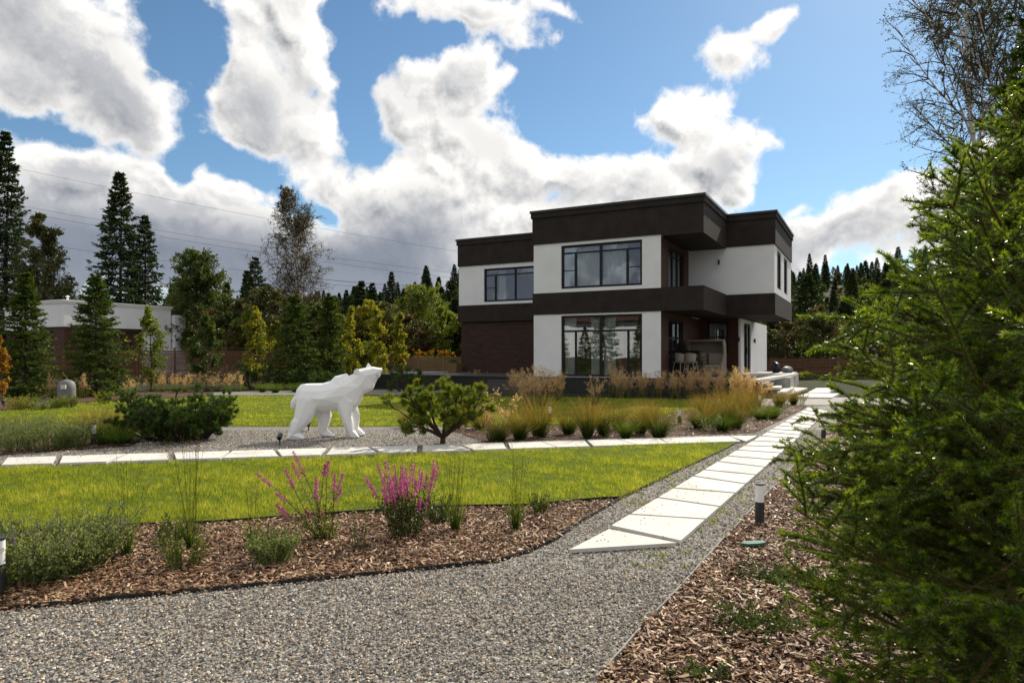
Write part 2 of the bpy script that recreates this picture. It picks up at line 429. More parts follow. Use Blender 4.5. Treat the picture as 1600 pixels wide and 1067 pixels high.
def f(N, b):
    p = wpos(N)
    v = N.n('ShaderNodeTexVoronoi'); N.put(v, 'Vector', p); v.inputs['Scale'].default_value = 55; v.inputs['Randomness'].default_value = 1
    n = N.noise(p, .9, 4)
    sp = N.n('ShaderNodeSeparateColor'); N.put(sp, 0, v.outputs['Color'])
    c = N.ramp(sp.outputs[0], [(0,(.10,.105,.11)),(.35,(.20,.20,.195)),(.6,(.30,.29,.27)),(.8,(.30,.25,.19)),(1,(.46,.45,.42))])
    c = N.mix(N.ss(v.outputs['Distance'], .45, .8, 0, .8), c, (.05,.046,.04))
    c = N.mix(N.ss(n,.5,.75,0,.35), c, (.16,.125,.09))
    N.L(c, b.inputs['Base Color']); bump(N, b, N.m('MULTIPLY', v.outputs['Distance'], -1), 1.0, .012)
M['gravel'] = mat('gravel_bed', rough=.85, fn=f)
def f(N, b):
    a = N.n('ShaderNodeAttribute', attribute_name='rnd').outputs['Fac']
    c = N.ramp(a, [(0,(.045,.043,.042)),(.25,(.135,.125,.115)),(.48,(.31,.28,.24)),(.68,(.45,.37,.265)),(.80,(.32,.19,.09)),(.88,(.55,.49,.40)),(1,(.84,.79,.69))])
    n = N.noise(wpos(N), 200, 2); N.L(N.mix(N.lin(n,.3,.7,0,.4), c, (.2,.19,.18)), b.inputs['Base Color'])
M['stone'] = mat('gravel_stone', rough=.6, spec=.35, fn=f)
def f(N, b):
    a = N.n('ShaderNodeAttribute', attribute_name='rnd').outputs['Fac']
    c = N.ramp(a, [(0,(.025,.010,.005)),(.25,(.10,.046,.022)),(.5,(.25,.135,.070)),(.80,(.44,.29,.17)),(1,(.66,.50,.34))])
    N.L(c, b.inputs['Base Color'])
M['chip'] = mat('bark_chip', rough=.55, spec=.4, fn=f)
def f(N, b):
    p = wpos(N); v = N.n('ShaderNodeTexVoronoi'); N.put(v, 'Vector', N.v('ADD', p, N.v('SCALE', N.noise(p, 8, 2, out='Color')))); v.inputs['Scale'].default_value = 30
    sp = N.n('ShaderNodeSeparateColor'); N.put(sp, 0, v.outputs['Color'])
    c = N.ramp(sp.outputs[0], [(0,(.03,.014,.008)),(.5,(.10,.045,.024)),(1,(.27,.155,.09))])
    N.L(N.mix(N.ss(v.outputs['Distance'],.4,.8,0,.8), c, (.012,.008,.006)), b.inputs['Base Color']); bump(N, b, N.m('MULTIPLY', v.outputs['Distance'], -1), 1, .015)
M['mulch'] = mat('bark_mulch', rough=.85, fn=f)
def f(N, b):
    p = wpos(N); n = N.noise(p, 1.4, 5, .65); n2 = N.noise(p, 40, 3, .7)
    c = N.mix(N.lin(n,.3,.7), (.10,.14,.014), (.22,.24,.03)); c = N.mix(N.m('MULTIPLY', n2, .6), c, (.03,.045,.008))
    N.L(c, b.inputs['Base Color']); bump(N, b, n2, 1, .03)
M['lawn'] = mat('lawn_turf', rough=.9, spec=.1, fn=f)
def f(N, b):
    p = wpos(N); n = N.noise(p, .25, 6, .65); n2 = N.noise(p, 9, 4, .7)
    c = N.mix(N.lin(n,.35,.65), (.020,.030,.012), (.038,.046,.018)); c = N.mix(N.m('MULTIPLY', n2, .5), c, (.03,.02,.012))
    N.L(c, b.inputs['Base Color']); bump(N, b, n2, 1, .05)
M['soil'] = mat('rough_soil', rough=.95, spec=.1, fn=f)
def f(N, b):
    p = obj_co(N); n = N.noise(p, 30, 5, .7); mp = N.n('ShaderNodeMapping'); N.put(mp, 0, p); mp.inputs['Scale'].default_value = (1,1,.25)
    N.L(N.mix(n, (.020,.013,.009), (.09,.062,.045)), b.inputs['Base Color']); bump(N, b, n, .8, .02)
M['bark'] = mat('brown_bark', rough=.9, fn=f)
def f(N, b):
    p = obj_co(N); mp = N.n('ShaderNodeMapping'); N.put(mp, 0, p); mp.inputs['Scale'].default_value = (1,1,5)
    n = N.noise(mp.outputs[0], 1.5, 5, .7)
    N.L(N.mix(N.ss(n,.52,.62), (.62,.60,.56), (.05,.045,.04)), b.inputs['Base Color'])
M['birch'] = mat('birch_bark', rough=.7, fn=f)
M['twig'] = mat('dark_twig', (.055,.035,.025), .8)
M['spruce_twig'] = mat('spruce_twig', (.16,.085,.045), .8)
M['bear'] = mat('white_fibreglass', (.80,.80,.82), .45, .4)
M['glow'] = mat('frosted_lamp_glass', (.85,.85,.86), .5, .4)
M['lampbody'] = mat('dark_grey_powder_coat', (.022,.023,.026), .45, .5)
M['white'] = mat('white_paint', (.8,.8,.78), .5)
def f(N, b):
    a = N.n('ShaderNodeTexCoord').outputs['Object']
    n = N.noise(a, .6, 1)
M['pane'] = None
def glass():
    m = bpy.data.materials.new('window_glass'); m.use_nodes = True; N = NT(m.node_tree); m.node_tree.nodes.clear()
    gl = N.n('ShaderNodeBsdfGlossy'); gl.inputs['Roughness'].default_value = .0; gl.inputs['Color'].default_value = (.92,.95,1,1)
    tr = N.n('ShaderNodeBsdfTransparent'); tr.inputs[0].default_value = (.84,.87,.87,1)
    fr = N.n('ShaderNodeFresnel'); fr.inputs[0].default_value = 1.5
    fac = N.m('MULTIPLY_ADD', fr.outputs[0], 1.5, .09, clamp=True)
    wv = N.noise(obj_co(N), .7, 1, .4); bp = N.n('ShaderNodeBump'); bp.inputs['Strength'].default_value = .25; bp.inputs['Distance'].default_value = .02
    N.put(bp, 'Height', wv); N.L(bp.outputs[0], gl.inputs['Normal'])
    mx = N.n('ShaderNodeMixShader'); N.put(mx, 0, fac); N.L(tr.outputs[0], mx.inputs[1]); N.L(gl.outputs[0], mx.inputs[2])
    o = N.n('ShaderNodeOutputMaterial'); N.L(mx.outputs[0], o.inputs[0]); return m
M['pane'] = glass()
def f(N, b):
    b.inputs['Subsurface Weight'].default_value = 0
M['curtain'] = mat('pale_curtain', (.74,.74,.72), .9, .1)
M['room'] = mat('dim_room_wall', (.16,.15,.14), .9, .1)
M['rattan'] = mat('taupe_rattan', (.22,.18,.145), .8)
M['cushion'] = mat('beige_cushion', (.30,.26,.21), .9)
# ------------------------------------------------------------ ground, hills, beds
def hill(x, y):
    """rising wooded ground far behind the site"""
    x = np.asarray(x, float); y = np.asarray(y, float)
    d = np.clip((y-85)/230, 0, 1); s = d*d*(3-2*d)
    k = x/np.maximum(y, 20)
    r = 24+3*np.sin(x*.021+.6)+9*np.clip((k-.15)/.3, 0, 1)+5*np.clip((k+.35)/.3, 0, 1)-5
    return s*r
def make_ground():
    xs = np.concatenate([np.linspace(-1100,-260,14), np.linspace(-250,250,101), np.linspace(260,1100,14)])
    ys = np.concatenate([np.linspace(-300,-20,8), np.linspace(0,60,7), np.linspace(66,360,60), np.linspace(380,1400,12)])
    X, Y = np.meshgrid(xs, ys); Z = hill(X, Y)
    V = np.stack([X,Y,Z],-1).reshape(-1,3); nx = len(xs); ny = len(ys)
    i = np.arange(ny-1)[:,None]; j = np.arange(nx-1)[None,:]; b = i*nx+j
    Fc = np.stack([b,b+1,b+nx+1,b+nx],-1).reshape(-1,4)
    g = G(); g.add(V, Fc); o = g.build('ground', M['soil'], smooth=True); o['kind'] = 'structure'
make_ground()
PX = lambda L: [gp(*p) for p in L]
LAWN_NEAR = PX([(-420,750),(0,733),(600,713),(1000,698),(1158,690),(1130,705),(1060,738),(970,782),(940,784),(820,795),(700,797),(540,806),(330,822),(160,828),(0,840),(-420,872)])
MULCH_LEFT = PX([(-420,872),(0,840),(160,828),(330,822),(540,806),(700,797),(820,795),(940,784),(970,782),(905,820),(870,845),(830,864),(780,880),(560,903),(330,925),(0,957),(-420,1010)])
MULCH_RIGHT = PX([(935,1067),(1002,989),(1056,931),(1127,851),(1225,747),(1300,668),(1335,634),(1560,634),(1900,700),(2600,900),(2600,1400),(780,1400)])
GRAVEL = PX([(-420,1400),(2500,1400),(1700,634),(1335,633),(1190,636),(1180,672),(860,686),(700,666),(380,666),(210,672),(200,697),(-100,716),(-420,725)])
LAWN_FAR = PX([(-500,645),(0,643),(170,627),(380,619),(610,618),(1130,625),(1150,634),(1080,641),(1000,655),(870,664),(700,667),(380,667),(180,669),(0,672),(-500,690)])
MULCH_MID = PX([(700,668),(870,665),(1000,656),(1080,642),(1150,635),(1150,626),(1190,626),(1262,636),(1225,655),(1178,677),(860,688),(760,692),(700,672)])
MULCH_FARLEFT = PX([(-500,690),(0,672),(180,669),(215,680),(205,698),(0,712),(-500,727)])
tri_fill('gravel_path', GRAVEL, .006, M['gravel'])
tri_fill('lawn', LAWN_NEAR, .018, M['lawn'])
tri_fill('lawn', LAWN_FAR, .014, M['lawn'])
tri_fill('mulch_bed', MULCH_LEFT, .012, M['mulch'])
tri_fill('mulch_bed', MULCH_RIGHT, .012, M['mulch'])
tri_fill('mulch_bed', MULCH_MID, .018, M['mulch'])
tri_fill('mulch_bed', MULCH_FARLEFT, .020, M['mulch'])
tri_fill('gravel_strip', PX([(330,618),(620,617),(700,612),(620,609),(330,613)]), .012, M['gravel'])
tri_fill('driveway', PX([(1186,634),(1620,633),(1620,621),(1190,622)]), .020, M['concrete'])
tri_fill('mulch_bed', PX([(-300,641),(0,640),(170,625),(330,619),(330,612),(0,610),(-300,611)]), .010, M['mulch'])

def stones():
    rng = np.random.default_rng(3)
    def dens(x, y): return np.where(y < 5, 3300, np.where(y < 7.5, 1700, np.where(y < 14.5, 520, 0)))
    x, y = scatter(GRAVEL, dens, rng, 3300)
    bad = inpoly(x,y,LAWN_NEAR)|inpoly(x,y,MULCH_LEFT)|inpoly(x,y,MULCH_RIGHT)|inpoly(x,y,MULCH_MID)|inpoly(x,y,MULCH_FARLEFT)
    x, y = x[~bad], y[~bad]
    n = len(x); r = rng.uniform(.0055,.0125,n)*np.where(y > 7.5, 1.35, 1.)
    base = np.array([(1,0,0),(0,1,0),(-1,0,0),(0,-1,0),(0,0,1),(0,0,-1)], float)
    base = np.concatenate([base[:5]])                     # the underside is never seen
    sc = np.stack([r*rng.uniform(.8,1.5,n), r*rng.uniform(.7,1.1,n), r*rng.uniform(.45,.95,n)],-1)
    V = base[None]*sc[:,None,:]*(1+rng.uniform(-.25,.25,(n,5,1)))
    a = rng.uniform(0,6.28,n); t = rng.uniform(-.6,.6,n)
    V = np.stack([V[...,0]*np.cos(t)[:,None]+V[...,2]*np.sin(t)[:,None], V[...,1], -V[...,0]*np.sin(t)[:,None]+V[...,2]*np.cos(t)[:,None]],-1)
    V = np.stack([V[...,0]*np.cos(a)[:,None]-V[...,1]*np.sin(a)[:,None], V[...,0]*np.sin(a)[:,None]+V[...,1]*np.cos(a)[:,None], V[...,2]],-1)
    V += np.stack([x, y, .006+rng.uniform(.0,.010,n)],-1)[:,None,:]
    Fc = (np.array([(0,1,4),(1,2,4),(2,3,4),(3,0,4)])[None]+np.arange(n)[:,None,None]*5).reshape(-1,3)
    g = G(); g.add(V.reshape(-1,3), Fc, 0, np.repeat(rng.uniform(0,1,n), 5))
    print('stones', n)
    tag(g.build('gravel', M['stone']), 'loose grey crushed gravel covering the path in front and between the slabs', 'gravel', kind='stuff')
stones()
def chips():
    rng = np.random.default_rng(4); g = G(); tot = 0
    for poly, dd in ((MULCH_LEFT, 2900), (MULCH_RIGHT, 2900), (MULCH_MID, 420), (MULCH_FARLEFT, 420)):
        def dens(x, y): return np.where(y < 6.5, dd, dd*.55)*np.where(y > 11, .5, 1)
        x, y = scatter(poly, dens, rng, dd); n = len(x); tot += n
        # mulch heaps up a little
        z = .014+.02*np.maximum(0, np.sin(x*5.1+y*3.3)*np.sin(y*4.7-x*2.2))+rng.uniform(0,.022,n)
        ln = rng.gamma(4,.0085,n).clip(.012,.075)*np.where(y > 10, 1.4, 1); wd = (ln*rng.uniform(.18,.45,n)).clip(.004,.016); th = rng.uniform(.002,.006,n)
        a = rng.uniform(0,6.28,n); pit = rng.normal(0,.30,n); rol = rng.normal(0,.4,n)
        X = np.stack([np.cos(a)*np.cos(pit), np.sin(a)*np.cos(pit), np.sin(pit)],-1)
        Yv = nrm(np.cross(np.array([[0,0,1.]]), X)); Z = np.cross(X, Yv)
        Yr = Yv*np.cos(rol)[:,None]+Z*np.sin(rol)[:,None]; Zr = -Yv*np.sin(rol)[:,None]+Z*np.cos(rol)[:,None]
        C = np.stack([x,y,z],-1)
        def pt(u, v, w): return C+X*(ln*u)[:,None]+Yr*(wd*v)[:,None]+Zr*(th*w)[:,None]
        V = np.stack([pt(-.5,-.5,0), pt(.5,-.35,0), pt(.42,.5,0), pt(-.45,.4,0), pt(-.5,-.5,1), pt(.5,-.35,1), pt(.42,.5,1), pt(-.45,.4,1)],1)
        b = np.arange(n)[:,None,None]*8
        Fc = (np.array([(4,5,6,7),(0,1,5,4),(1,2,6,5),(2,3,7,6),(3,0,4,7)])[None]+b).reshape(-1,4)
        g.add(V.reshape(-1,3), Fc, 0, np.repeat(rng.beta(1.6,1.6,n), 8))
    print('chips', tot)
    tag(g.build('bark_chips', M['chip']), 'reddish brown bark mulch spread over the planting beds', 'mulch', kind='stuff')
chips()
M['blade'] = leafmat('grass_blade', [(.055,.105,.014),(.14,.20,.020),(.27,.30,.035),(.44,.41,.11)], trans=.55, rough=.55, spec=.2, tcol=1.5)
def turf(poly, seed, specs, label):
    rng = np.random.default_rng(seed); g = G()
    for maxd, dens, hh, ww in specs:
        x, y = scatter(poly, dens, rng, maxd); n = len(x)
        cl = np.sin(x*1.9+np.sin(y*1.3)*2)*np.sin(y*2.3+x*.7)+.6*np.sin(x*7+y*3)*np.sin(y*6-x*2)
        cl = cl*.8+.9*np.sin(x*13+2*np.sin(y*5))*np.sin(y*11+2*np.sin(x*6)); h = hh*rng.uniform(.4,1.35,n)*(1+.40*cl); d = np.stack([rng.normal(0,.5,n), rng.normal(0,.5,n), np.ones(n)],-1)
        P0 = np.stack([x,y,np.full(n,.012)],-1); leaves(g, P0, d, h, ww, rng, shape='tri', rnd=np.clip(.45+.20*cl+rng.normal(0,.2,n),0,1))
    print('turf', g.n//3)
    tag(g.build('grass', M['blade']), label, 'grass', kind='stuff')
turf(LAWN_NEAR, 5, [(3400, lambda x,y: np.where(y<10.5, 3400, 2200), .058, .0065)], 'mown yellow green grass of the near lawn strip before the cross path')
turf(LAWN_FAR, 6, [(750, lambda x,y: np.where(y<19, 750, 450), .05, .014)], 'mown yellow green grass of the wide lawn behind the bear')

def edging(name, pts, label, h=.036, th=.005, mt='black', z0=0):
    g = G(); P = np.array(pts)
    for a, b in zip(P[:-1], P[1:]):
        d = b-a; L = np.linalg.norm(d); d = d/L; nn = np.array([-d[1], d[0]])*th; a = a-d*.002; b = b+d*.002
        q = [a-nn, b-nn, b+nn, a+nn]; g.prism([tuple(v) for v in q], z0, h, 0)
    return tag(g.build(name, M[mt]), label, 'garden edging', 'plastic lawn edging strips')
def wob(L, rng=np.random.default_rng(9), k=6):
    out = []
    for (a, b) in zip(L[:-1], L[1:]):
        for i in range(k):
            t = i/k; out.append((a[0]+(b[0]-a[0])*t+rng.normal(0,.004), a[1]+(b[1]-a[1])*t+rng.normal(0,.004)))
    return out+[L[-1]]
edging('garden_edging', wob(PX([(-300,985),(0,956),(330,924),(560,902),(780,879),(830,863),(870,844),(905,819),(970,781),(1060,737),(1130,704),(1158,690)])), 'black plastic strip between the gravel path and the left bark bed')
edging('garden_edging', wob(PX([(-300,865),(0,839),(160,827),(330,821),(540,805),(700,796),(820,794),(940,783),(968,782)])), 'black plastic strip between the near lawn and the left bark bed', h=.05)
edging('garden_edging', wob(PX([(935,1067),(1002,989),(1056,931),(1127,851),(1225,747),(1300,668),(1335,636)])), 'grey strip between the gravel and the bark bed under the spruce', h=.04, mt='concrete')
edging('garden_edging', wob(PX([(140,697),(205,697),(222,686),(200,676)])), 'black strip curving round the end of the left lavender bed', h=.05)

# ------------------------------------------------------------ stepping slabs
ORD = 'first second third fourth fifth sixth seventh eighth ninth tenth eleventh twelfth thirteenth fourteenth fifteenth sixteenth seventeenth eighteenth nineteenth twentieth twenty-first twenty-second twenty-third'.split()
def slab(quad, label, group, t=.045):
    P = np.array([gp(*q, z=t) for q in quad]); c = P.mean(0)
    g = G(); g.prism([tuple(p) for p in (P-c)], -t*.7, 0)
    o = g.build('paving_slab', M['slab'], bevel=.004); o.location = (c[0], c[1], t)
    return tag(o, label, 'paving slab', group)
xl = lambda y: 1400-(y-555)*1.675
xr = lambda y: 1393-(y-555)*1.139
slab([(890,858),(1057,847.5),(952,826)], 'pointed triangular slab at the near tip of the long path', 'slabs of the long path to the house')
LT = [822,803.5,777.5,762.5,744,734,721,712.3,703.2,696.3,688.7,681.2,675,670.4,665,659.5,654,649.4,645,640.6,636.6]
RT = [845.5,811,791.5,770.2,756,741.8,729.7,718.2,707.5,698.5,691.5,685,679.8,674,669,664.2,660,655.5,651,646.6,642]
for i in range(20):
    gl = .012*abs(LT[i]-555)/14; 
    a0 = LT[i]-1.0*(LT[i]-555)/200-.3; a1 = LT[i+1]+.25; b0 = RT[i]-1.0*(RT[i]-555)/200-.3; b1 = RT[i+1]+.25
    slab([(xl(a0),a0),(xr(b0),b0),(xr(b1),b1),(xl(a1),a1)], '%s slab beyond the pointed one on the long path to the house' % ORD[i], 'slabs of the long path to the house')
TT = [(-260,-190,-270,-180),(-180,-92,-172,-100),(-84,0,-92,-6),(12,88,2,81),(98,196.5,93,166),(200,262,177,264),(272,358,276,344),(364,426,348,435),(433,510,441,500),(519,573,510,590),(580,652,599,651),(661,713,660,735),(718,786,742,791),(794,845,798,869),(847,913,872,921),(918,965,928,992),(966,1029,996,1043),(1032,1079,1044,1109),(1080,1139,1110,1157)]
ty = lambda x: 714.8-.0297*x; by = lambda x: 726-.0320*x
n = len(TT)
for i, (a, b, c, d) in enumerate(TT):
    k = n-1-i
    slab([(c,by(c)),(d,by(d)),(b,ty(b)),(a,ty(a))], '%s slab from the small triangle on the cross path before the bear' % ORD[k], 'slabs of the cross path')
slab([(1166,689),(1184,680.3),(1141,681)], 'small triangular slab where the cross path meets the long path', 'slabs of the cross path')

def crumbs():
    rng = np.random.default_rng(21); g = G()
    for (x0,y0,x1,y1,n) in ((900,850,1385,640,420),(0,720,1160,686,420)):
        t = rng.uniform(0,1,n); px = x0+(x1-x0)*t+rng.normal(0,45 if y0 > 800 else 0,n); py = y0+(y1-y0)*t**.8+(rng.normal(0,4,n) if y0 < 800 else 0)
        for a, b in zip(px, py):
            x, y = gp(a, b, .045); r = rng.uniform(.004,.009)
            g.add([(x+r,y,.0455),(x,y+r,.0455),(x-r,y,.0455),(x,y-r,.0455),(x,y,.0455+r)], [(0,1,4),(1,2,4),(2,3,4),(3,0,4)], 0, rng.uniform(0,1))
    return g
# ------------------------------------------------------------ the house
TH = R(27.9)
def ring_boxes(g, s0, s1, z0, z1, d0, d1, openings, mat=0):
    """a wall slab s0..s1 x z0..z1, thickness d0..d1, with rectangular openings (a,b,c,e)"""
    xs = sorted({s0, s1, *[o[0] for o in openings], *[o[1] for o in openings]})
    for a, b in zip(xs[:-1], xs[1:]):
        op = sorted([(o[2], o[3]) for o in openings if o[0] <= a+1e-6 and o[1] >= b-1e-6])
        z = z0
        for c, e in op:
            if c > z+1e-6: g.box((a, d0, z), (b, d1, c), mat)
            z = e
        if z < z1-1e-6: g.box((a, d0, z), (b, d1, z1), mat)
def swapped(o):     # turn a wall built along x into one running along y (facing +x)
    o.rotation_euler = (0, 0, R(90)); return o
def window(parent, origin, rz, w, h, bars, panes_dark=(), curtain=None, label=None, name='window', fr=.095):
    """frame in the local plane x (width) z (height), facing -y; bars: (x0,z0,x1,z1) centre lines as fractions"""
    root = G()
    D = .10
    root.box((0,0,0),(w,D,fr)); root.box((0,0,h-fr),(w,D,h)); root.box((0,0,fr),(fr,D,h-fr)); root.box((w-fr,0,fr),(w,D,h-fr))
    for (x0,z0,x1,z1,t) in bars:
        x0*=w; x1*=w; z0*=h; z1*=h
        if x0 == x1: root.box((x0-t/2,.003,max(z0,fr)),(x0+t/2,D-.003,min(z1,h-fr)))
        else: root.box((max(x0,fr),.006,z0-t/2),(min(x1,w-fr),D-.006,z0+t/2))
    o = root.build(name, M['frame'], parent); o.location = origin; o.rotation_euler = (0,0,rz)
    if label: o['label'] = label
    p = G(); p.box((fr*.5,.045,fr*.5),(w-fr*.5,.055,h-fr*.5)); p.build('pane', M['pane'], o)
    if curtain:
        for (a, b) in curtain:
            x = np.linspace(a*w, b*w, int((b-a)*w*34)+8); y = .22+.03*np.sin(x*38+1.3*np.sin(x*5))+.012*np.sin(x*91)
            V = np.concatenate([np.stack([x,y,np.full_like(x,.02)],-1), np.stack([x,y,np.full_like(x,h-.04)],-1)]); m = len(x)
            c = G(); c.add(V, [(i,i+1,m+i+1,m+i) for i in range(m-1)]); c.build('curtain', M['curtain'], o, smooth=True)
    return o
Z0, ZB0, ZB1, ZF, ZT = .69, 3.36, 4.28, 6.40, 7.86
def make_house():
    H = thing('modern_house', 'two-storey flat-roofed house in white render, dark brown bands and slate brick', 'house', (.95, 29.8, 0), -TH)
    # s = along the front to the right, d = into depth
    g = G()
    UW = (1.30, 4.86, 4.43, 6.27); LW = (1.30, 4.86, .70, 3.28)
    # white walls of the projecting volume
    ring_boxes(g, 0, 5.63, Z0, ZB0, 0, .35, [LW]); ring_boxes(g, 0, 5.63, ZB1, ZF, 0, .35, [UW])
    g.box((0,.35,Z0),(.3,4.6,ZB0)); g.box((0,.35,ZB1),(.3,4.6,ZF))
    g.build('front_wall', M['stucco'], H)
    # left wing (set back)
    g = G(); WW = (-5.2, -1.5, 4.42, 6.18)
    ring_boxes(g, -6.77, 0, ZB1, ZF, 4.6, 4.95, [WW]); g.box((-6.77,4.95,ZB1),(-6.42,13,ZF))
    g.build('wing_wall', M['stucco'], H)
    g = G(); g.box((-6.67,4.68,Z0),(0,13.,ZB0)); g.build('brick_wall', M['brick'], H)
    # upper right volume
    g = G(); ring_boxes(g, 5.63, 9.32, ZB1, ZF, 4.6, 4.95, [])
    # balcony soffit side of that wall, right side wall with two tall windows
    o = g.build('balcony_wall', M['stucco'], H)
    g = G(); SW = [(1.0, 2.5, ZB1+.30, ZF-.10), (3.6, 5.1, ZB1+.30, ZF-.10)]
    ring_boxes(g, 0.355, 6.7, ZB1, ZF, 0, .35, [(a,b,c,e) for a,b,c,e in SW])
    o = g.build('side_wall', M['stucco'], H); o.location = (9.32, 4.6, 0); swapped(o)
    # bands and roof fascias
    def strip(name, boxes, mt, bev=0):
        g = G()
        for a, b in boxes: g.box(a, b)
        return g.build(name, mt, H)
    strip('middle_band', [((-.04,-.04,ZB0),(5.67,4.9,ZB1)), ((5.674,-.04,ZB0),(7.316,4.56,ZB1+.02)), ((5.674,4.564,ZB0-.003),(9.36,11.34,ZB1+.003))], M['fascia'])
    strip('middle_band', [((-6.81,4.56,ZB0+.03),(-.044,13.0,ZB1))], M['fascia'])
    # the balcony floor is inside the band; its parapet rises a little
    strip('roof_fascia', [((-.05,-.05,ZF),(5.676,4.9,ZT-.33)), ((5.68,-.05,ZF-.06),(7.316,4.55,ZT-.33)), ((5.68,4.553,ZF),(9.37,11.35,ZT-.33))], M['fascia'])
    strip('roof_fascia', [((-6.82,4.55,ZF-.01),(-.054,13.0,ZT-.33))], M['fascia'])
    strip('roof_edge', [((-.10,-.10,ZT-.33),(5.72,4.9,ZT-.10)), ((5.724,-.10,ZT-.333),(7.366,4.5,ZT-.10)), ((5.724,4.503,ZT-.33),(9.42,11.40,ZT-.103))], M['fascia'])
    strip('roof_edge', [((-6.87,4.50,ZT-.33),(-.104,13.05,ZT-.10))], M['fascia'])
    strip('coping', [((-.14,-.14,ZT-.10),(5.76,4.9,ZT)), ((5.764,-.14,ZT-.103),(7.406,4.456,ZT-.002)), ((5.764,4.46,ZT-.10),(9.46,11.44,ZT-.004))], M['cap'])
    strip('coping', [((-6.91,4.46,ZT-.10),(-.144,13.09,ZT-.002))], M['cap'])
    # timber side of the projecting volume: upstairs with balcony door, downstairs too
    def side(z0, z1, y1, ops, nm):
        g = G(); ring_boxes(g, 0.355, y1, z0, z1, 0, .30, ops); g.box((.004,-.012,z0),(.35,-.001,z1))
        o = g.build(nm, M['wood'], H); o.location = (5.63, 0, 0); swapped(o); return o
    UD = (1.15, 3.75, ZB1+.02, ZF-.30); LD = (1.15, 3.6, Z0+.1, ZB0-.25)
    side(ZB1, ZF-.06, 4.6, [UD], 'timber_wall'); side(Z0, ZB0, 7.0, [LD], 'timber_wall')
    # recessed ground floor: timber back wall, window, white side with glazed door
    g = G(); BW = (5.95, 6.95, Z0+1.0, ZB0-.12)
    ring_boxes(g, 5.3, 7.42, Z0, ZB0, 7.0, 7.3, [BW]); g.build('timber_wall', M['wood'], H)
    g = G(); g.box((7.42,7.0,Z0),(7.52,7.28,ZB0-.02)); g.build('corner_wall', M['stucco'], H)
    g = G(); DR = (1.0, 3.1, Z0+.04, ZB0-.18); ring_boxes(g, .285, 9.0, Z0, ZB0-.01, 0, .3, [DR])
    o = g.build('entrance_wall', M['stucco'], H); o.location = (7.52, 7.0, 0); swapped(o)
    # rooms behind the glass
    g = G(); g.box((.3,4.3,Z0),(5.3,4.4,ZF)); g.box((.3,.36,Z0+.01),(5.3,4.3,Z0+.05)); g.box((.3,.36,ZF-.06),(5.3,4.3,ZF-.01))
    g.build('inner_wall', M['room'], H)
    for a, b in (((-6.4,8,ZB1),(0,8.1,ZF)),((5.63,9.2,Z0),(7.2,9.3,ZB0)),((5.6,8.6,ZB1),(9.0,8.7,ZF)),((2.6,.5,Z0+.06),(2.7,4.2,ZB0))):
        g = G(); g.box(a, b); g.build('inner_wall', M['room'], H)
    # windows
    a, b, c, e = UW
    window(H, (a,.06,c), 0, b-a, e-c, [(.497,0,.497,1,.10),(0,.82,1,.82,.06),(.18,0,.18,.80,.09),(.82,0,.82,.80,.09),(.02,.42,.16,.42,.03),(.84,.42,.98,.42,.03)], curtain=[(.19,.49),(.51,.81)], label='wide upper window with pale curtains on the white front')
    a, b, c, e = LW
    window(H, (a,.06,c), 0, b-a, e-c, [(.497,0,.497,1,.11),(0,.745,1,.745,.08),(.18,0,.18,.74,.07),(.83,0,.83,.74,.08)], curtain=[(.02,.17),(.36,.47),(.52,.66)], label='tall lower window of the white front with reflections')
    a, b, c, e = WW
    window(H, (a,4.66,c), 0, b-a, e-c, [(.50,0,.50,1,.09),(0,.80,1,.80,.06),(.18,0,.18,.79,.09),(.02,.42,.16,.42,.03),(.82,0,.82,.79,.08)], curtain=[(.20,.32)], label='window of the set-back left wing')
    for (a,b,c,e) in SW:
        window(H, (9.28,4.6+a,c), R(90), b-a, e-c, [(.5,0,.5,1,.07)], label='narrow window high on the right side wall')
    a,b,c,e = UD; window(H, (5.57, a, c), R(90), b-a, e-c, [(.34,0,.34,1,.09),(.66,0,.66,1,.09),(0,.82,1,.82,.06)], curtain=[(.05,.3)], name='balcony_door')
    a,b,c,e = LD; window(H, (5.57, a, c), R(90), b-a, e-c, [(.34,0,.34,1,.09),(.66,0,.66,1,.09),(0,.66,1,.66,.07)], curtain=[(.05,.3)], name='terrace_door')
    a,b,c,e = BW; window(H, (a,7.05,c), 0, b-a, e-c, [(0,.5,1,.5,.06)], curtain=[(.02,.3)], label='window in the timber wall under the balcony')
    a,b,c,e = DR; d = window(H, (7.47, 7.0+a, c), R(90), b-a, e-c, [(.5,0,.5,1,.10)], name='entrance_door', label='dark glazed door in the white ground-floor side')
    g = G(); g.box((.95,-.05,.95),(1.0,0,1.25)); g.build('handle', M['cap'], d)
    # terrace deck that carries house and terraces
    g = G(); g.box((-10.6,-.3,0),(9.3,15,Z0-.05)); g.build('plinth', M['black'], H)
    g = G(); g.box((-10.7,-.38,Z0-.05),(9.4,4.55,Z0-.004)); g.box((5.66,4.56,Z0-.05),(9.4,14,Z0-.008)); g.build('deck', M['deck'], H)
    # wall lamps
    for (x, y, z, rz) in ((7.0,4.55,5.75,0),(7.46,6.95,2.35,0),(7.57,7.75,2.75,R(90)),(7.57,10.6,2.35,R(90))):
        g = G(); P = [(0,-.07,-.11),(0,-.07,.11)]; tube_batch(g, [P], .045, 10); g.box((-.03,-.06,-.05),(.03,0,.05))
        o = g.build('wall_lamp', M['black'], H); o.location = (x,y,z); o.rotation_euler = (0,0,rz)
    return H
